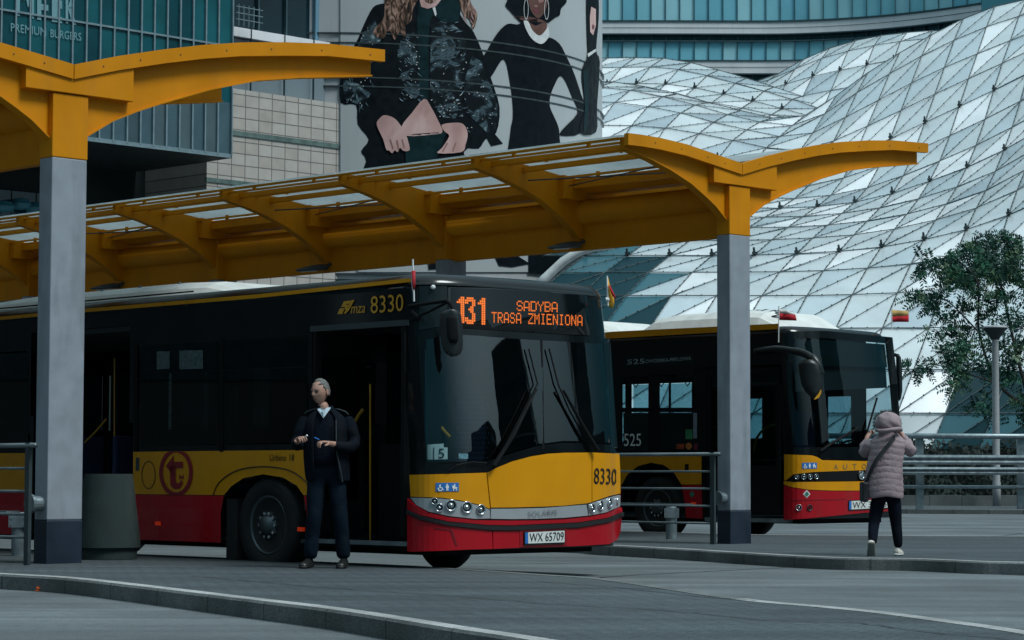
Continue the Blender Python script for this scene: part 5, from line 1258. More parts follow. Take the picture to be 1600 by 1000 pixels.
fo = [(-1.15, -.60, 1.5, 2.27), (-2.9, -1.75, 1.6, 2.27)]+[(-5.25-1.5*k, -3.9-1.5*k, 1.55, 2.55) for k in range(6)]
link('body', B2.shell([dr2, ws2o, arch2]+wd, fo), BBLK, b2t)
def sp(poly, m, nm, off=.008, gx=0, f=None): return link(nm, patch(poly, f or S2, off, gx=gx), m, b2t)
sp([(900, 523), (960, 518), (1216, 505.5), (1216, 514), (1100, 520.5), (960, 528.5), (900, 533)], BORG, 'roof_trim')
sp([(930, 711), (1096, 711), (1096, 757), (1064.5, 757), (1052, 737), (1036, 726), (1017, 723), (997, 728), (980, 742), (972, 757), (930, 757)], BORG, 'side_panel')
sp([(1065, 758), (1096, 758), (1098, 811), (1072, 809), (1070, 785)], BRED, 'skirt_panel'); sp([(930, 758), (971.5, 758), (970, 790), (971, 806), (930, 806)], BRED, 'skirt_panel')
for w_ in wd: link('window', patch(w_, S2, .003, skirt=False), GL2, b2t)
for q in ([(1013, 588), (1031, 588), (1031, 706), (1013, 706)], [(972, 637), (1088, 637), (1088, 644), (972, 644)], [(1086, 575), (1104, 575), (1104, 712), (1086, 712)]): sp(q, MBLK, 'window_divider', .008)
sp([(974, 646), (1086, 646), (1086, 704), (974, 704)], mat('tinted_lower_pane', (0.006, 0.014, 0.016), .15), 'lower_pane', .005)
link('route_number_card', text_mesh('525', (975, 697), (1001.5, 697), (975, 677.5), S2, .018), INKW, b2t)
sdp = sp([(975, 556), (1085, 552), (1085, 570), (975, 574)], mat('display_black', (0.004, 0.006, 0.007), .08), 'side_display', .006)
LEDD = mat('led_dim_white', (0.25, 0.35, 0.37), .5)
link('side_display_text', text_mesh('525', (980, 569.5), (1007, 568), (980, 562), S2, .014), LEDD, sdp)
link('side_display_text', text_mesh('DWORSKA-PERLOWA', (1009, 567.5), (1080, 562.5), (1009, 562), S2, .014), LEDD, sdp)
for q, cm in (([(1071, 671), (1082, 671), (1082, 686), (1071, 686)], (0.03, 0.22, 0.09)), ([(1057, 693.5), (1069, 693.5), (1069, 701.5), (1057, 701.5)], (0.35, 0.05, 0.01)), ([(1083, 645), (1089, 645), (1089, 685), (1083, 685)], (0.2, 0.24, 0.30)), ([(1084, 693), (1090, 693), (1090, 703), (1084, 703)], (0.15, 0.01, 0.03))):
    sp(q, mat('sticker_%d' % int(cm[0]*1000), cm, .5, var=.3, scale=20), 'window_sticker', .012)
sp(ell(1076, 697, 5, 5.5, 16), mat('sticker_amber', (.45, .14, .02), .5), 'window_sticker', .012)
sp([(1070, 725), (1076, 725), (1076, 736), (1070, 736)], MBLK, 'charging_flap', .012)
sp([(1077, 772), (1081, 767), (1085.5, 772), (1081, 778)], mat('gas_mark_green', (0.04, 0.20, 0.14), .5), 'fuel_diamond', .012)
sp([(1079, 784.5), (1087.5, 784.5), (1087.5, 789), (1079, 789)], REFL, 'side_marker', .014)
def lx2(px, py=740): return (S2(px, py)-B2.o).dot(B2.f)
def lbox2(x0, x1, y0, y1, z0, z1, m, nm, par, bevel=0):
    b = MB(); b.box(x0, x1, y0, y1, z0, z1, T); return b.build(nm, m, par, bevel=bevel)
d0, d1 = lx2(1105), lx2(1218); zt2 = S2(1160, 575).z
for a, c in ((d0, (d0+d1)/2-.02), ((d0+d1)/2+.02, d1)):
    lf = MB(); lf.box(a, a+.07, .0, .04, .42, zt2, T); lf.box(c-.07, c, .0, .04, .42, zt2, T); lf.box(a+.07, c-.07, .0, .04, .42, 1.15, T); lf.box(a+.07, c-.07, .0, .04, zt2-.1, zt2, T); lf = lf.build('door', MBLK, b2t)
    lbox2(a+.07, c-.07, .015, .02, 1.15, zt2-.1, GL2, 'door_glass', lf)
lbox2(d0-.05, d1+.05, -.005, .3, .30, .36, STEEL, 'door_sill', b2t)
lbox2(-11.8, -.1, .1, 2.45, .34, .38, INT, 'floor', b2t); lbox2(-11.8, -.2, .08, 2.47, 2.80, 2.86, INT, 'ceiling', b2t)
for a, c, za, zb_ in fo: lbox2(a, c, 2.535, 2.54, za, zb_, GL2, 'window', b2t)
for i in range(7):
    x = -3.5-.95*i
    for y in (.45, 2.05):
        st = lbox2(x-.22, x+.22, y-.2, y+.2, .85, .93, SEATB, 'passenger_seat', b2t, .02); lbox2(x-.26, x-.19, y-.2, y+.2, .90, 1.50, SEATB, 'seat_back', st, .02)
for x, y in ((-3.1, 1.0), (-3.9, .9), (-4.6, 1.0), (-2.0, 1.5), (-5.4, 1.1)):
    b = MB(); b.tube([B2.w(x, y, .4), B2.w(x, y, 2.8)], .02, 8); b.build('grab_pole', DSTEEL, b2t)
for i in range(6):
    b = MB(); q = B2.w(-2.6-.55*i, .85, 2.62); b.tube([q+Vector((0, 0, .18)), q, q+Vector((.05, 0, -.12)), q+Vector((0, 0, -.2)), q+Vector((-.05, 0, -.12)), q], .012, 5); b.build('hanging_strap', MBLK, b2t)
b = MB(); b.tube([B2.w(-6.5, .85, 2.7), B2.w(-1.9, .85, 2.7)], .02, 8); b.build('ceiling_rail', DSTEEL, b2t)
lbox2(-1.45, -1.40, 1.3, 2.45, .4, 2.5, MBLK, 'cab_wall', b2t)
def pr2(pts, dep=.15, r_=.02):
    b = MB(); b.tube(smooth([S2(x, y, -dep) for x, y in pts], 5), r_, 8); b.build('handrail', RAILY, b2t, smooth=True)
pr2([(1177, 705), (1181, 688), (1190, 674), (1204, 665), (1210, 664)]); pr2([(1106, 666), (1124, 667)], .15, .014)
lbox2(-11.5, .1, .25, 2.3, .28, .36, MBLK, 'underbody', b2t)
xa = lx2(1022, 790); lbox2(xa-.62, xa+.62, .36, .40, .3, 1.2, MBLK, 'arch_liner', b2t)
wheel(T, xa, .08, .49, b2t); wheel(T, xa+.05, 2.46, .49, b2t, out=1); wheel(T, xa-5.9, .08, .49, b2t); wheel(T, xa-5.9, 2.46, .49, b2t, out=1)
def f2_(poly, m, nm, off=.012, gx=7, par=None): return link(nm, patch(poly, H2, off, gx=gx), m, par or b2t)
f2_([(1226, 710), (1268, 711.5), (1276, 714), (1284, 719), (1350, 720.5), (1405, 719), (1406, 735), (1350, 734.5), (1270, 737.5), (1240, 741), (1228, 751), (1226, 750)], BORG, 'front_panel')
hl = f2_([(1229, 751), (1240, 741.5), (1270, 738.3), (1350, 735.3), (1406, 735.6), (1406, 749), (1350, 751.3), (1270, 752), (1240, 752.5)], MBLK, 'headlight_band', .008)
f2_([(1226, 752), (1240, 753.3), (1300, 752.6), (1350, 752), (1406, 750), (1405, 760), (1380, 764.5), (1350, 766.5), (1300, 766.5), (1262, 765), (1238, 761), (1226, 757)], BORG, 'front_panel', .02)
f2_([(1226, 758), (1238, 762), (1262, 766), (1300, 767.5), (1350, 767.5), (1380, 765.5), (1405, 761), (1405, 798), (1380, 799), (1350, 801), (1300, 806), (1260, 810), (1226, 812.5)], BRED, 'bumper', .02)
f2_([(1229, 781), (1300, 780), (1320, 779), (1320, 780.2), (1300, 781.2), (1229, 782.2)], LOGOR, 'bumper_crease', .024)
for x, y, r_ in ((1245.5, 745.5, .030), (1255, 745, .035), (1264.5, 744.8, .035), (1274, 744.5, .035)): lamp(B2, hl, x, y, r_)
b = MB(); q = H2(1343.5, 742.5, .02); n_ = B2.nrm.copy(); b.lathe([(.07, 0), (.07, .02), (.055, .022), (.055, .01)], q, n_, 24); b.lathe([(.025, .005), (.02, .022)], q, n_, 10)
for k in range(3):
    a1 = n_.orthogonal().normalized(); a2 = n_.cross(a1); d = a1*math.cos(k*2*PI/3+.5)+a2*math.sin(k*2*PI/3+.5); b.tube([q+n_*.018, q+d*.06+n_*.018], .008, 4)
b.build('round_emblem', CHRM, b2t)
for x, c_ in ((1248, 0), (1264, 1)): lamp(B2, b2t, x, 793, .042, 'fog_lamp', dark=bool(c_))
for i, ch in enumerate('AUTOSAN'):
    x = 1301.5+i*14.6; link('maker_letter', text_mesh(ch, (x, 733.4-i*.25), (x+6.5, 733.2-i*.25), (x, 725.2-i*.2), H2, .018), mat('letter_grey', (0.22, 0.16, 0.06), .5), b2t)
access_sign(B2, b2t, 1253, 723, 1275.5, 732.5, -.01)
f2_([(1254, 772), (1259.5, 765.8), (1265, 772), (1259.5, 778)], INKW, 'fuel_diamond', .024); link('fuel_diamond', patch([(1256, 772), (1259.5, 767.6), (1263, 772), (1259.5, 776.2)], H2, .028, gx=0, skirt=False), MATS['gas_mark_green'], b2t)
pl_ = f2_([(1323.5, 782), (1385, 779), (1385, 794), (1323.5, 797.5)], INKY, 'number_plate', .032)
link('plate_face', patch([(1327.5, 782.8), (1384, 780), (1384, 793), (1327.5, 796)], H2, .036, gx=9, skirt=False), PLATE, pl_); link('plate_band', patch([(1324, 783), (1327.3, 782.8), (1327.3, 796), (1324, 796.2)], H2, .036, gx=0, skirt=False), BLUE, pl_)
link('plate_characters', text_mesh('WX 3729S', (1329, 794), (1382, 791.5), (1329, 784.6), H2, .039), INKY, pl_)
link('windscreen', patch(ws2, H2, .004, gx=8, gy=16, skirt=False), GL3, b2t, smooth=True)
k2 = lambda poly, nm, m=BBLK, off=.006: link(nm, patch(poly, H2, off, gx=8), m, b2t)
k2([(1228, 572), (1231, 518), (1290, 517), (1394, 527), (1402, 600), (1408, 705), (1408, 717), (1350, 719), (1290, 717.5), (1284, 716), (1275, 711.5), (1228, 708.5), (1228, 699), (1330, 698.5), (1399, 696.5), (1392, 600), (1385, 536.5), (1290, 528.5), (1241, 528.5), (1239.5, 572), (1239, 697), (1228, 699)], 'windscreen_surround')
dsp = k2([(1243, 531), (1290, 531), (1382, 538), (1386, 574), (1290, 572), (1243, 574)], 'destination_display', mat('display_dark_green', (0.010, 0.020, 0.020), .10), .002)
k2([(1243, 574), (1290, 572), (1386, 574), (1388, 606), (1243, 612)], 'sun_blind', mat('blind', (0.006, 0.010, 0.011), .6), -.06)
b = MB(); b.box(-.3, .1, .15, 2.4, .9, 1.28, T); b.build('dashboard', MBLK, b2t, bevel=.05)
b = MB(); sw = B2.w(-.30, 1.85, 1.42); M_ = Matrix.Translation(sw) @ T.to_3x3().to_4x4() @ Matrix.Rotation(R(-35), 4, 'Y'); b.tube([M_ @ Vector((.22*math.cos(a), .22*math.sin(a), 0)) for a in [2*PI*k/24 for k in range(25)]], .016, 6); b.build('steering_wheel', MBLK, b2t)
lbox2(-1.1, -1.0, 1.55, 2.1, 1.2, 2.0, SEATB, 'driver_seat', b2t, .04)
b = MB(); b.tube([H2(x, y, .05) for x, y in ((1278, 705), (1300, 690), (1338, 668))], .02, 6); b.tube([H2(x, y, .05) for x, y in ((1345, 703), (1352, 670), (1366, 622))], .018, 6); b.build('wiper', MBLK, b2t)
def m2(px, py, dep): return A(px, py, H2(1236, 560).y-dep)
b = MB(); b.tube(smooth([S2(1180, 549, .02), m2(1205, 545, .25), m2(1232, 547, .5), m2(1258, 553, .7), m2(1274, 566, .8), m2(1281, 585, .8)], 5), [.042]*6+[.050]*6+[.058]*6+[.075]*8, 12); arm = b.build('mirror', MATS['mirror_black'], b2t, smooth=True)
b = MB(); rings = []
for y, x0, x1 in ((562, 1252, 1272), (570, 1247, 1282), (585, 1249, 1286), (600, 1252, 1287), (612, 1258, 1286), (622, 1268, 1282)):
    pa, pc = m2(x0, y, .82), m2(x1, y, .82); mid = (pa+pc)/2; hw = (pc-pa)/2; rings.append([mid+hw*math.cos(a)+Vector((0, .09*math.sin(a), 0)) for a in [2*PI*k/18 for k in range(18)]])
b.loft(rings); b.build('mirror_head', MATS['mirror_black'], arm, smooth=True)
b = MB(); b.loft([[m2(x0, y, .93), m2(x1, y, .93), m2(x1, y, .90), m2(x0, y, .90)] for y, x0, x1 in ((609, 1282, 1283.5), (615, 1279, 1283), (621, 1274, 1280), (624, 1272, 1274))]); b.build('mirror_edge', FLY, arm)
b = MB(); rings = []
D_ = H2(1402, 590).y+.1
for y, x0, x1 in ((554, 1402, 1404), (558, 1400, 1407.5), (575, 1400, 1409.5), (610, 1401, 1410), (622, 1402, 1408), (626, 1404, 1406)):
    pa, pc = A(x0, y, D_), A(x1, y, D_); mid = (pa+pc)/2; hw = (pc-pa)/2; rings.append([mid+hw*math.cos(a)+Vector((0, .07*math.sin(a), 0)) for a in [2*PI*k/14 for k in range(14)]])
b.loft(rings); mo = b.build('mirror', MATS['mirror_black'], b2t, smooth=True)
b = MB(); b.tube([A(1392, 553, D_+.1), A(1404, 556, D_)], .03, 6); b.build('mirror_arm', MBLK, mo)
# roof units of bus 2
u = roofbox(B2, -3.3, -.45, .35, 2.2, 3.20, 3.56, 'roof_unit', WHT, b2t, .35)
for k in range(6):
    b = MB(); b.box(-1.35+.13*k, -1.30+.13*k, .62, 1.5, 3.0, 3.02, None); b2_ = MB(); 
    b2_.add([B2.w(-1.55+.16*k, .60, 3.50-.02*max(0, k-2)), B2.w(-1.48+.16*k, .60, 3.49-.02*max(0, k-2)), B2.w(-1.30+.16*k, .9, 3.575-.02*max(0, k-2)), B2.w(-1.37+.16*k, .9, 3.58-.02*max(0, k-2))], [(0, 1, 2, 3)]); b2_.build('vent_slot', MBLK, u)
roofbox(B2, -11.5, -4.3, .25, 2.2, 3.20, 3.38, 'roof_unit', WHT, b2t, .3)
roofbox(B2, -5.6, -3.9, .35, 2.1, 3.28, 3.54, 'roof_unit', WHT, b2t, .3)
D_ = H2(1240, 500).y
def wav(px0, py0, px1, py1, px2, py2, px3, py3, D, n=8, amp=.02):
    rows = []
    for k in range(n+1):
        t = k/n; o = amp*math.sin(t*7); rows.append([A(px0+(px1-px0)*t, py0+(py1-py0)*t, D+o), A(px2+(px3-px2)*t, py2+(py3-py2)*t, D+o)])
    return rows
D_ = S2(1217, 510).y
flag(b2t, '', A(1216.5, 535, D_), A(1217, 478, D_), [wav(1217, 482, 1238, 488, 1217, 489, 1243, 492, D_), wav(1217, 489, 1243, 492, 1217, 500, 1245, 501, D_)], (FLW, FLR))
D_ = H2(1392, 512).y+.1
flag(b2t, '', A(1393.5, 515, D_), A(1393, 482, D_), [wav(1393, 484, 1419, 486, 1393, 495, 1420, 493, D_), wav(1393, 495, 1420, 493, 1393, 503, 1420, 503, D_)], (mat('flag_faded_yellow', (.5, .33, .12), .8), FLR))
#@@PART5
# ================================================================== PEOPLE
SKINM = mat('skin', (0.40, 0.22, 0.165), .5, var=.12, scale=9)
def skinned(name, V, E, root, m, parent, T, levels=2, label=None):
    """V: name -> (x, y, z, rx, ry); a single continuous surface grown along the edges"""
    ks = list(V); me = bpy.data.meshes.new(name); me.from_pydata([T @ Vector(V[k][:3]) for k in ks], [(ks.index(a), ks.index(c)) for a, c in E], [])
    o = bpy.data.objects.new(name, me); C.objects.link(o)
    sk = o.modifiers.new('skin', 'SKIN'); sk.use_smooth_shade = True
    ly = me.skin_vertices[0].data if me.skin_vertices else None
    for i, k in enumerate(ks): ly[i].radius = (V[k][3], V[k][4]); ly[i].use_root = (k == root)
    ss = o.modifiers.new('sub', 'SUBSURF'); ss.levels = ss.render_levels = levels
    bpy.context.view_layer.update()
    dg = bpy.context.evaluated_depsgraph_get(); me2 = bpy.data.meshes.new_from_object(o.evaluated_get(dg))
    bpy.data.objects.remove(o); return me2
def add_skin(name, V, E, root, m, parent, T, levels=2, label=None, displ=None):
    me = skinned(name, V, E, root, m, parent, T, levels)
    if displ:
        for v in me.vertices: v.co = displ(v.co)
    me.materials.clear()
    return link(name, me, m, parent, label, smooth=True)
def head_mesh(T, face_dir, s=1.0, hair=True):
    """skull, jaw, nose, brow, ears as one ellipsoid grid pushed into shape; local -y is the face"""
    vs = []; n, m = 48, 36
    def bumpf(x, z, cx, cz, r, a): d = ((x-cx)**2+(z-cz)**2)/(r*r); return a*math.exp(-d)
    for j in range(m+1):
        th = PI*j/m; z0 = math.cos(th)
        for i in range(n):
            ph = 2*PI*i/n; x = math.sin(th)*math.sin(ph); y = -math.sin(th)*math.cos(ph)
            X, Y, Z = x*.074, y*.096, z0*.118
            if Z < 0: # jaw narrows
                k = -Z/.118; X *= 1-.28*k**1.5; Y = Y*(1-.16*k) - .012*k
                if y > 0: Y *= 1-.35*k
            if y < 0:
                fr = -y
                Y -= fr*(bumpf(X, Z, 0, -.026, .013, .030)+bumpf(X, Z, 0, -.006, .010, .018)+bumpf(X, Z, 0, -.056, .020, .008)+bumpf(X, Z, 0, -.090, .022, .014)+bumpf(X, Z, 0, .024, .036, .008))
                Y += fr*(bumpf(X, Z, .030, .004, .015, .014)+bumpf(X, Z, -.030, .004, .015, .014)+bumpf(X, Z, 0, -.072, .012, .004)+bumpf(X, Z, .045, -.05, .022, .005)+bumpf(X, Z, -.045, -.05, .022, .005))
            vs.append(T @ (Vector((X, Y, Z))*s))
    f = []
    for j in range(m):
        for i in range(n): f.append((j*n+i, j*n+(i+1) % n, (j+1)*n+(i+1) % n, (j+1)*n+i))
    b = MB(); b.add(vs, f)
    for sx in (-1, 1):   # ears
        b.loft([[T @ (Vector((sx*(.071+k*.007), .012+r_*.55*math.cos(a), -.008+r_*math.sin(a)))*s) for a in [2*PI*q/12 for q in range(12)]] for k, r_ in ((0, .024), (1, .030), (2, .027), (1.6, .014))])
    return b
def hand(b_V, b_E, pre, wrist, d, up, curl, s=1.0, thumb=1):
    """five separate bent fingers rooted in a palm; returns skin-vertices"""
    d = Vector(d).normalized(); up = Vector(up); up = (up-d*up.dot(d)).normalized(); sd = d.cross(up).normalized()
    w = Vector(wrist)
    P = lambda n, p, rx, ry=None: b_V.__setitem__(pre+n, (*p, rx*s, (ry or rx)*s))
    palm = w+d*.045*s; P('p0', palm, .030, .017); kn = w+d*.085*s; P('p1', kn, .034, .015)
    b_E.append((pre+'p0', pre+'p1'))
    for i, (o, l, a0) in enumerate(((-.030, .068, 0), (-.010, .076, .1), (.010, .072, .2), (.029, .058, .3))):
        base = kn+sd*o*s; cu = curl+a0*.5; a = cu*.6; q = base; prev = pre+'p1'
        for j, fl_ in enumerate((.45, .32, .27)):
            a += cu*.75 if j else 0
            q = q+(d*math.cos(a)-up*math.sin(a))*l*fl_*s; nm = pre+'f%d%d' % (i, j); P(nm[len(pre):], q, .0088-.001*j); b_E.append((prev, nm)); prev = nm
    q = w+d*.03*s+sd*(-.030*thumb)*s; P('t0', q, .013); b_E.append((pre+'p0', pre+'t0'))
    q2 = q+(d*.7-sd*.6*thumb-up*.3).normalized()*.034*s; P('t1', q2, .0105); b_E.append((pre+'t0', pre+'t1'))
    q3 = q2+(d*.9-sd*.1*thumb-up*.45).normalized()*.030*s; P('t2', q3, .009); b_E.append((pre+'t1', pre+'t2'))
def shoe(T, heel, toe, w, h, m, sole, parent, nm='shoe', flat=True):
    heel, toe = Vector(heel), Vector(toe); d = toe-heel; L = d.length; d.normalize(); sd = d.cross(Vector((0, 0, 1))).normalized(); upv = sd.cross(d).normalized()
    prof = [(0, .030, .045), (.06, .040, .085), (.25, .040, .085), (.45, .044, .062), (.7, .048, .045), (.9, .040, .034), (1.0, .018, .020)]
    b = MB(); r = []
    for t, hw, hh in prof:
        c = heel+d*L*t; r.append([T @ (c+sd*hw*w*math.cos(a)+upv*(.018+max(0, math.sin(a))*hh*h+min(0, math.sin(a))*.01)) for a in [2*PI*k/16 for k in range(16)]])
    b.loft(r); o = b.build(nm, m, parent, smooth=True)
    b = MB(); r = []
    for t, hw, hh in prof:
        c = heel+d*L*(t*1.03-.015); r.append([T @ (c+sd*hw*w*1.08*math.cos(a)+upv*(.011+.011*math.sin(a))) for a in [2*PI*k/12 for k in range(12)]])
    b.loft(r); b.build('sole', sole, o, smooth=True)

# ------------------------------------------------------------ the man
g0 = G(508, 887, KH); TM = Matrix.Translation((g0.x, g0.y, KH))
man = thing('person', (g0.x, g0.y, KH), 'grey haired man in dark jacket and trousers standing by the open bus door', 'person')
bV = {'pelvis': (0, .02, .95, .10, .08), 'waist': (-.01, .03, 1.10, .10, .08), 'chest': (-.01, .03, 1.32, .10, .07), 'neck': (-.02, .01, 1.475, .055, .058), 'skull': (-.045, -.012, 1.56, .052, .055),
      'shl': (-.155, .03, 1.395, .038, .038), 'ell': (-.27, -.01, 1.14, .042, .042), 'wrl': (-.245, -.27, 1.18, .027, .027),
      'shr': (.155, .045, 1.395, .038, .038), 'elr': (.275, .02, 1.12, .042, .042), 'wrr': (.055, -.24, 1.155, .027, .027),
      'hpl': (-.09, .02, .88, .06, .06), 'knl': (-.10, -.03, .50, .045, .045), 'anl': (-.145, .03, .09, .038, .038), 'hpr': (.09, .03, .88, .06, .06), 'knr': (.135, -.02, .50, .045, .045), 'anr': (.175, .05, .09, .038, .038)}
bE = [('pelvis', 'waist'), ('waist', 'chest'), ('chest', 'neck'), ('neck', 'skull'), ('chest', 'shl'), ('shl', 'ell'), ('ell', 'wrl'), ('chest', 'shr'), ('shr', 'elr'), ('elr', 'wrr'), ('pelvis', 'hpl'), ('hpl', 'knl'), ('knl', 'anl'), ('pelvis', 'hpr'), ('hpr', 'knr'), ('knr', 'anr')]
bE.append(('wrl', 'Lp0')); hand(bV, bE, 'L', (-.245, -.27, 1.18), (.35, -.75, .30), (-.5, .2, 1), 1.0, 1.05, -1)
bE.append(('wrr', 'Rp0')); hand(bV, bE, 'R', (.055, -.24, 1.155), (-.72, -.55, .18), (0, -.3, 1), 1.05, 1.05, 1)
mb_ = skinned('body', bV, bE, 'pelvis', None, None, TM, 2)
yaw = R(-38)   # face turned to the left of the picture
TH = TM @ Matrix.Translation((-.055, -.02, 1.645)) @ Matrix.Rotation(yaw, 4, 'Z') @ Matrix.Rotation(R(6), 4, 'X')
hm = head_mesh(TH, None, .98).mesh('head')
def two(a, c, name):
    return join_meshes([(a, 0), (c, 0)], name)
link('body', two(mb_, hm, 'body'), SKINM, man, smooth=True)
# hair: short grey, receding
HAIRG = mat('hair_grey', (0.17, 0.17, 0.165), .8, var=.5, scale=60, bump=.8, bscale=120)
b = MB(); n, m = 40, 20; vs = []; ok = {}
for j in range(m+1):
    th = PI*.62*j/m; 
    for i in range(n):
        ph = 2*PI*i/n; x, y, z = math.sin(th)*math.sin(ph), -math.sin(th)*math.cos(ph), math.cos(th)
        g_ = 1+.035*math.sin(7*ph+3*j)*math.sin(j*1.7)+.02*random.random()
        p = Vector((x*.080*g_, y*.101*g_+.004, z*.124*g_)); 
        front = -y
        ok[(j, i)] = not (front > .30 and z < .80-.25*(abs(x) > .45)) and not (front > .0 and z < .10) and z > -.45
        vs.append(TH @ (p*.98))
f = []
for j in range(m):
    for i in range(n):
        if ok[(j, i)] and ok[(j+1, i)] and ok[(j, (i+1) % n)] and ok[(j+1, (i+1) % n)]: f.append((j*n+i, j*n+(i+1) % n, (j+1)*n+(i+1) % n, (j+1)*n+i))
b.add(vs, f); h_ = b.build('hair', HAIRG, man, smooth=True); md = h_.modifiers.new('s', 'SOLIDIFY'); md.thickness = .01; md.offset = -1
# brows, eyes, mouth
DKSK = mat('skin_dark_line', (0.10, 0.04, 0.03), .6); 
b = MB()
for sx in (-1, 1):
    b.tube([TH @ Vector((sx*.016, -.093, .021)), TH @ Vector((sx*.030, -.092, .025)), TH @ Vector((sx*.044, -.083, .019))], .0045, 6)
b.build('brows', HAIRG, man, smooth=True)
b = MB()
for sx in (-1, 1): b.tube([TH @ Vector((sx*.020, -.086, .004)), TH @ Vector((sx*.031, -.0855, .006)), TH @ Vector((sx*.041, -.079, .003))], .0058, 6)
b.build('eyes', INKY, man, smooth=True)
b = MB(); b.tube([TH @ Vector((-.024, -.088, -.062)), TH @ Vector((0, -.097, -.060)), TH @ Vector((.024, -.088, -.062))], .005, 6); b.build('mouth', DKSK, man, smooth=True)
JACK = mat('navy_jacket', (0.003, 0.006, 0.011), .85, var=.3, scale=4, bump=.5, bscale=9, spec=.12)
SWEAT = mat('navy_sweater', (0.003, 0.006, 0.013), .9, var=.25, scale=5, bump=.3, bscale=50, spec=.1)
TROU = mat('dark_blue_trousers', (0.004, 0.010, 0.018), .85, var=.3, scale=5, bump=.6, bscale=9, spec=.1)
SHB = mat('dark_shoe_leather', (0.012, 0.014, 0.014), .4)
# trousers
tV = {'pelvis': (0, .025, .96, .165, .125), 'belt': (0, .025, 1.03, .160, .120), 'hpl': (-.085, .03, .86, .10, .105), 'thl': (-.095, .0, .68, .088, .092), 'knl': (-.10, -.025, .50, .074, .078), 'shl': (-.125, .01, .28, .070, .074), 'anl': (-.145, .025, .07, .070, .078), 'hpr': (.095, .035, .86, .10, .105), 'thr': (.115, .0, .68, .090, .092), 'knr': (.135, -.015, .50, .074, .078), 'shr': (.155, .02, .28, .070, .074), 'anr': (.172, .045, .07, .070, .078)}
tE = [('belt', 'pelvis'), ('pelvis', 'hpl'), ('hpl', 'thl'), ('thl', 'knl'), ('knl', 'shl'), ('shl', 'anl'), ('pelvis', 'hpr'), ('hpr', 'thr'), ('thr', 'knr'), ('knr', 'shr'), ('shr', 'anr')]
iv = TM.inverted()
def wrinkle(a, fz):
    def f(co):
        p = iv @ co; d = Vector((math.sin(p.z*fz+p.x*19)*math.sin(p.y*23+p.z*31), math.sin(p.z*fz*1.3+p.y*17), 0))*a; return co+d
    return f
add_skin('trousers', tV, tE, 'pelvis', TROU, man, TM, displ=wrinkle(.0035, 21))
# sweater (front of the trunk), then the open jacket with sleeves
def trunk(rings, T, par, m, nm, n=28, gap=0.0, thick=0, wr=.004):
    b = MB(); rr = []
    for j, (cx, cy, z, hx, hy) in enumerate(rings):
        row = []
        for k in range(n+1 if gap else n):
            a = -PI/2+(gap+ (2*PI-2*gap)*k/n if gap else 2*PI*k/n); w_ = wr*math.sin(k*2.1+j*1.7)*math.sin(j*2.3+k)
            row.append(T @ Vector((cx+(hx+w_)*math.copysign(abs(math.cos(a))**.85, math.cos(a)), cy+(hy+w_)*math.copysign(abs(math.sin(a))**.85, math.sin(a)), z)))
        rr.append(row)
    b.loft(rr, cap=not gap, closed=not gap); o = b.build(nm, m, par, smooth=True)
    if gap: md = o.modifiers.new('s', 'SOLIDIFY'); md.thickness = .012; md.offset = -1
    ss = o.modifiers.new('u', 'SUBSURF'); ss.levels = ss.render_levels = 1; return o
trunk([(-.005, .03, .93, .168, .125), (-.005, .03, 1.0, .178, .135), (-.01, .03, 1.12, .180, .135), (-.01, .03, 1.25, .180, .130), (-.01, .03, 1.36, .17, .115), (-.015, .03, 1.43, .12, .085), (-.02, .02, 1.47, .070, .068)], TM, man, SWEAT, 'sweater')
jk = trunk([(.02, .03, .80, .205, .155), (.01, .03, .90, .212, .165), (.0, .03, 1.05, .215, .165), (-.005, .03, 1.18, .212, .162), (-.005, .03, 1.30, .212, .155), (-.005, .03, 1.39, .20, .135), (-.01, .03, 1.445, .145, .10), (-.015, .025, 1.485, .085, .080), (-.015, .02, 1.515, .078, .078)], TM, man, JACK, 'jacket', gap=R(27), wr=.007)
for s_, pts in (('l', [(-.165, .03, 1.415, .075, .080), (-.215, .02, 1.32, .072, .078), (-.262, .0, 1.17, .066, .070), (-.268, -.08, 1.135, .060, .062), (-.252, -.20, 1.16, .046, .048), (-.247, -.24, 1.172, .045, .046)]), ('r', [(.160, .05, 1.415, .075, .080), (.215, .05, 1.32, .074, .080), (.265, .03, 1.17, .068, .072), (.245, -.05, 1.12, .064, .066), (.14, -.17, 1.13, .050, .052), (.09, -.215, 1.147, .046, .048)])):
    V = {str(i): p for i, p in enumerate(pts)}; add_skin('sleeve', V, [(str(i), str(i+1)) for i in range(len(pts)-1)], '0', JACK, jk, TM, displ=wrinkle(.004, 33))
# epaulettes, zip edges, shirt collar
for sx, cy in ((-1, .02), (1, .05)):
    b = MB(); b.loft([[TM @ Vector((sx*x, cy+y, z+dz)) for y in (-.045, .045) for dz in ((0, .012) if y < 0 else (.012, 0))] for x, z in ((.085, 1.478), (.13, 1.470), (.18, 1.452), (.205, 1.425))]); b.build('epaulette', mat('epaulette_cloth', (0.03, 0.045, 0.05), .7, var=.6, scale=50), jk, smooth=True)
SHIRT = mat('pale_blue_shirt', (0.42, 0.52, 0.60), .7, var=.05)
b = MB(); cl = lambda p: TM @ Vector(p)
b.add([cl((-.018, -.118, 1.395)), cl((-.078, -.060, 1.475)), cl((-.070, -.020, 1.505)), cl((-.030, -.068, 1.488)), cl((-.012, -.098, 1.44))], [(0, 1, 2, 3, 4)])
b.add([cl((-.018, -.118, 1.395)), cl((.040, -.062, 1.480)), cl((.048, -.018, 1.510)), cl((.0, -.068, 1.488)), cl((-.016, -.098, 1.44))], [(0, 4, 3, 2, 1)])
b.add([cl((-.030, -.100, 1.475)), cl((.0, -.100, 1.475)), cl((-.016, -.120, 1.40))], [(0, 2, 1)])
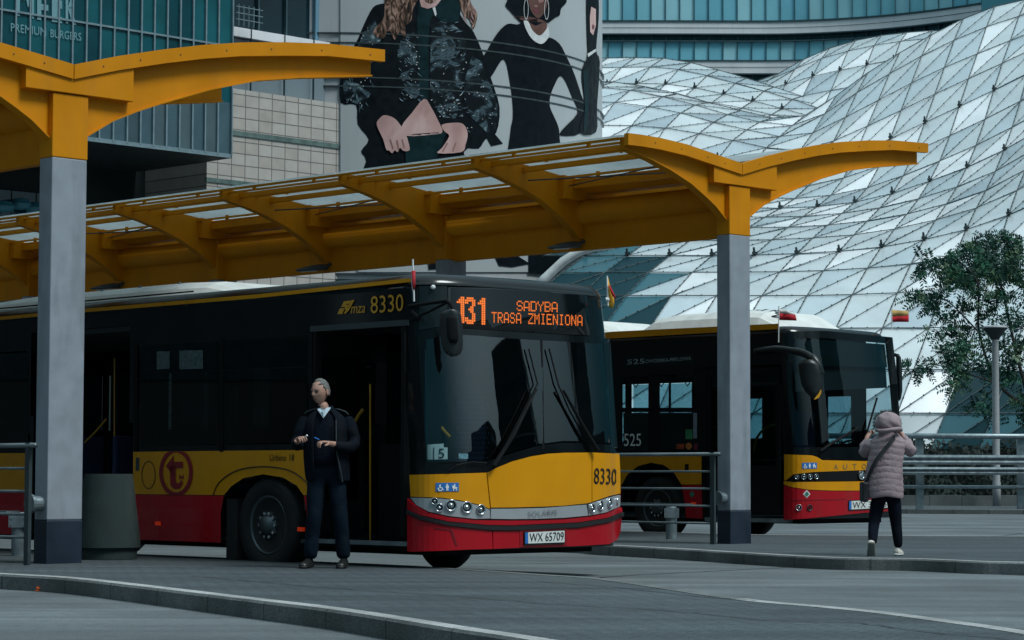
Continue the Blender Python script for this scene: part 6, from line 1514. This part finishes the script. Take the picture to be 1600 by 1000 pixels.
c_ = b.build('shirt_collar', SHIRT, man); md = c_.modifiers.new('s', 'SOLIDIFY'); md.thickness = .008
b = MB(); b.tube([cl((.10, -.115, 1.38)), cl((.105, -.135, 1.2)), cl((.115, -.138, 1.05)), cl((.15, -.135, .90)), cl((.165, -.12, .80))], .007, 6); b.build('jacket_zip', mat('zip_metal', (.025, .035, .04), .5), jk)
for hx, hy, tx, ty in ((-.145, .08, -.20, -.18), (.175, .10, .15, -.17)): shoe(TM, (hx, hy, 0), (tx, ty, 0), 1.05, 1.0, SHB, INKY, man)
b = MB(); b.tube([TM @ Vector((-.16, -.375, 1.215)), TM @ Vector((-.145, -.39, 1.23))], .008, 8); tag(b.build('small_white_object', INKW), 'tiny white object pinched in the right hand of the man', 'small object')
b = MB(); b.tube([TM @ Vector((-.04, -.33, 1.19)), TM @ Vector((-.08, -.36, 1.21))], .006, 8); tag(b.build('pen', BLUE), 'blue pen held in the left hand of the man', 'pen')

# ------------------------------------------------------------ the woman
gw = G(1388, 868, KH); sW = 1.0; TW = Matrix.Translation((gw.x, gw.y, KH))
wom = thing('person', (gw.x, gw.y, KH), 'woman seen from behind in hooded mauve quilted coat stepping onto the kerb', 'person')
# 1 m = FPX / depth pixels
pm = FPX/gw.y; wx = lambda px: (px-1388)/pm; wz = lambda py: (868-py)/pm
SK2 = SKINM
bV = {'pelvis': (wx(1386), .02, wz(765), .09, .08), 'waist': (wx(1387), .03, wz(735), .09, .08), 'chest': (wx(1389), .03, wz(704), .09, .06), 'neck': (wx(1390), .0, wz(678), .05, .05), 'skull': (wx(1390), -.0, wz(666), .055, .06),
      'shl': (wx(1370), .03, wz(695), .036, .036), 'ell': (wx(1356), .13, wz(712), .04, .04), 'wrl': (wx(1362), .30, wz(684), .026, .026),
      'shr': (wx(1407), .03, wz(695), .036, .036), 'elr': (wx(1429), .10, wz(709), .04, .04), 'wrr': (wx(1416), .24, wz(678), .026, .026),
      'hpl': (wx(1374), .03, wz(781), .05, .05), 'thl': (wx(1370), .03, wz(800), .045, .045), 'knl': (wx(1366), .02, wz(820), .038, .038), 'cfl': (wx(1363), -.06, wz(836), .034, .034), 'anl': (wx(1361.5), -.12, wz(849), .030, .030), 'hpr': (wx(1398), .03, wz(781), .05, .05), 'knr': (wx(1402), .065, wz(820), .038, .038), 'anr': (wx(1404), .05, wz(857), .034, .034)}
bE = [('pelvis', 'waist'), ('waist', 'chest'), ('chest', 'neck'), ('neck', 'skull'), ('chest', 'shl'), ('shl', 'ell'), ('ell', 'wrl'), ('chest', 'shr'), ('shr', 'elr'), ('elr', 'wrr'), ('pelvis', 'hpl'), ('hpl', 'thl'), ('thl', 'knl'), ('knl', 'cfl'), ('cfl', 'anl'), ('pelvis', 'hpr'), ('hpr', 'knr'), ('knr', 'anr')]
bE.append(('wrl', 'Lp0')); hand(bV, bE, 'L', (wx(1362), .30, wz(684)), (.5, .5, .7), (-.8, .3, .3), 1.0, .92, 1)
bE.append(('wrr', 'Rp0')); hand(bV, bE, 'R', (wx(1416), .24, wz(678)), (-.55, .3, .75), (.8, .3, .3), 1.0, .92, -1)
me1 = skinned('body', bV, bE, 'pelvis', None, None, TW, 2)
THW = TW @ Matrix.Translation((wx(1390), .05, wz(661))) @ Matrix.Rotation(PI, 4, 'Z')
link('body', two(me1, head_mesh(THW, None, .92).mesh('h'), 'body'), SK2, wom, smooth=True)
b = MB(); b.loft([[THW @ Vector((.075*r_*math.cos(a), -.028+.088*r_*math.sin(a), z)) for a in [2*PI*k/20 for k in range(20)]] for z, r_ in ((-.05, 1.04), (.02, 1.14), (.08, .95), (.112, .5), (.118, .1))]); b.build('hair', mat('hair_brown', (0.035, 0.020, 0.014), .7, var=.5, scale=30), wom, smooth=True)
COAT = mat('mauve_quilted_coat', (0.29, 0.215, 0.235), .7, var=.14, scale=7, bump=.5, bscale=22)
LEGG = mat('black_leggings', (0.004, 0.007, 0.014), .85, var=.3, spec=.1)
# quilted coat
rows = []; zt_, zb2 = wz(677), wz(778); ctr = [(778, 1383, .205, .165), (768, 1382.5, .210, .170), (745, 1382.5, .205, .165), (725, 1384, .192, .155), (708, 1387, .190, .148), (697, 1389, .195, .140), (689, 1389.5, .185, .125), (682, 1390, .13, .105), (676, 1390, .085, .085)]
def cint(py):
    for (a, x0, h0, d0_), (c, x1, h1, d1_) in zip(ctr, ctr[1:]):
        if py >= c: t = (a-py)/(a-c); return x0+(x1-x0)*t, h0+(h1-h0)*t, d0_+(d1_-d0_)*t
    return ctr[-1][1:]
b = MB(); N = 88; rr = []
for j in range(N+1):
    py = 778-(778-676)*j/N; cx, hx, hy = cint(py); seam_ = abs(math.sin((778-py)/9.5*PI))**.4; puff = .006*(seam_-.6)
    row = []
    for k in range(40):
        a = 2*PI*k/40; w_ = puff+.005*math.sin(k*1.9+j*.35)*math.sin(j*.5+k*.7)+.004*math.sin(k*3.3-j*.8); row.append(TW @ Vector((wx(cx)+(hx+w_)*math.cos(a), .03+(hy+w_)*math.sin(a), wz(py)+.012*math.sin(a*3))))
    rr.append(row)
b.loft(rr); coat = b.build('coat', COAT, wom, smooth=True)
def puffy(a, fz):
    ivw = TW.inverted()
    def f(co):
        p = ivw @ co; s_ = math.sin(p.z*fz+p.x*6); return co+Vector((s_*a*(1 if p.x > 0 else -1), 0, math.sin(p.x*50+p.y*40)*a*.6))
    return f
for pts in ([(wx(1368), .03, wz(692), .075, .08), (wx(1359), .08, wz(701), .072, .075), (wx(1354), .14, wz(711), .066, .068), (wx(1357), .24, wz(697), .056, .058), (wx(1361), .285, wz(687), .042, .042)],
            [(wx(1409), .03, wz(692), .078, .08), (wx(1419), .06, wz(700), .074, .076), (wx(1428.5), .11, wz(709), .068, .07), (wx(1424), .19, wz(695), .060, .062), (wx(1417.5), .235, wz(682), .044, .044)]):
    V = {str(i): p for i, p in enumerate(pts)}; add_skin('sleeve', V, [(str(i), str(i+1)) for i in range(len(pts)-1)], '0', COAT, coat, TW, displ=puffy(.006, 75))
# hood up over the head
b = MB(); rr = []
for t, rx, rz, cy, cz in ((0, .128, .085, -.02, wz(675)), (.2, .135, .11, -.035, wz(671)), (.4, .140, .132, -.025, wz(666)), (.6, .138, .138, .0, wz(662)), (.8, .128, .136, .04, wz(660)), (1, .112, .124, .085, wz(660.5)), (1.05, .10, .112, .09, wz(660.5))):
    pass
n, m = 40, 26; vs = []; keep = {}
for j in range(m+1):
    th = PI*j/m
    for i in range(n):
        ph = 2*PI*i/n; x, y, z = math.sin(th)*math.cos(ph), math.sin(th)*math.sin(ph), math.cos(th)
        q = 1+.03*math.sin(5*ph+4*z)+.02*math.sin(9*z+x*5)
        vs.append(TW @ Vector((wx(1390)+x*.142*q*(1+.12*max(0, -z)), .03+y*.150*q, wz(661.5)+z*(.118 if z > 0 else .125)*q))); keep[(j, i)] = not (y > .72 and z > -.75)
f = [(j*n+i, j*n+(i+1) % n, (j+1)*n+(i+1) % n, (j+1)*n+i) for j in range(m) for i in range(n) if keep[(j, i)] and keep[(j+1, i)]]
b.add(vs, f); hd = b.build('hood', COAT, coat, smooth=True); md = hd.modifiers.new('s', 'SOLIDIFY'); md.thickness = .015; md.offset = -1
b = MB(); b.tube([TW @ Vector((wx(1390)+.132*math.cos(a), -.005-.150*math.sin(a), wz(673)+.012*math.sin(a*2))) for a in [PI*k/20 for k in range(21)]], [.022]*21, 8); b.build('hood_drawstring_fold', COAT, coat, smooth=True)
FUR = mat('fur_trim_dark', (0.03, 0.035, 0.02), .9, var=.6, scale=40); b = MB()
for k in range(260):
    a = random.uniform(-.35, PI+.35); c = TW @ Vector((wx(1390)+.135*math.cos(a), .13+random.uniform(-.03, .02), wz(662)+.125*math.sin(a))); d = Vector((math.cos(a)+random.uniform(-.5, .5), random.uniform(-.2, .4), math.sin(a)+random.uniform(-.5, .5))).normalized()*random.uniform(.02, .045); sdv = Vector((d.z, 0, -d.x)).normalized()*.003
    b.add([c-sdv, c+sdv, c+d], [(0, 1, 2)])
b.build('hood_fur', FUR, coat)
# leggings, shoes, bag with strap, camera
V = {'pel': (wx(1385), .03, wz(764), .11, .09), 'hl': (wx(1374), .03, wz(781), .085, .09), 'tl': (wx(1370), .03, wz(800), .078, .082), 'kl': (wx(1366), .02, wz(820), .062, .066), 'cl': (wx(1363), -.06, wz(836), .056, .060), 'al': (wx(1361.5), -.12, wz(850), .042, .045), 'hr': (wx(1398), .03, wz(781), .085, .09), 'tr': (wx(1400), .05, wz(800), .078, .082), 'kr': (wx(1402), .065, wz(820), .062, .066), 'cr': (wx(1403.5), .05, wz(836), .058, .062), 'ar': (wx(1405), .05, wz(857), .044, .047)}
add_skin('leggings', V, [('pel', 'hl'), ('hl', 'tl'), ('tl', 'kl'), ('kl', 'cl'), ('cl', 'al'), ('pel', 'hr'), ('hr', 'tr'), ('tr', 'kr'), ('kr', 'cr'), ('cr', 'ar')], 'pel', LEGG, wom, TW)
SHW = mat('off_white_shoe', (0.62, 0.58, 0.52), .6, var=.1, scale=20); SOLE = mat('shoe_sole', (0.20, 0.20, 0.18), .8, var=.2)
shoe(TW, (wx(1401), .02, wz(868)), (wx(1413), .25, wz(868)), .95, .95, SHW, INKW, wom)
shoe(TW, (wx(1358), -.20, wz(848)), (wx(1359.5), -.07, wz(880)), .95, .9, SHW, SOLE, wom)
BAG = mat('black_bag', (0.010, 0.012, 0.016), .5, var=.3)
br_ = thing('shoulder_bag', TW @ Vector((wx(1352), .0, wz(760))), 'black shoulder bag with long strap crossing the back of the mauve coat', 'bag')
pts = [TW @ Vector(p) for p in ((wx(1399), .06, wz(682)), (wx(1397), -.08, wz(684)), (wx(1390), -.130, wz(692)), (wx(1380), -.140, wz(704)), (wx(1369), -.138, wz(718)), (wx(1361), -.115, wz(734)), (wx(1356), -.06, wz(748)), (wx(1353), -.02, wz(756)))]
b = MB(); pl = smooth(pts, 5); rr = []
for i, p in enumerate(pl):
    d = (pl[min(i+1, len(pl)-1)]-pl[max(i-1, 0)]).normalized(); o_ = (p-(TW @ Vector((wx(1386), .03, 0)))); o_.z = 0; o_.normalize(); s_ = d.cross(o_).normalized()
    rr.append([p+s_*.022+o_*.002, p+s_*.022+o_*.008, p-s_*.022+o_*.008, p-s_*.022+o_*.002])
b.loft(rr); b.build('strap', BAG, br_)
b = MB(); b.box(-.035, .035, -.12, .12, -.12, .10, TW @ Matrix.Translation((wx(1351.5), .03, wz(768)))); b.build('pouch', BAG, br_, bevel=.02)
cr_ = thing('photo_camera', TW @ Vector((wx(1406), .30, wz(672))), 'black camera raised to the eye of the woman in the mauve coat', 'camera')
Tc = TW @ Matrix.Translation((wx(1405), .27, wz(669))); b = MB(); b.box(-.075, .075, -.03, .03, -.05, .045, Tc); b.box(-.03, .03, -.025, .025, .045, .07, Tc); b.build('camera_body', BAG, cr_, bevel=.008)
b = MB(); b.lathe([(.036, .03), (.038, .12), (.030, .12)], Tc @ Vector((0, 0, 0)), (0, 1, 0), 20); b.build('lens', INKY, cr_, smooth=True)
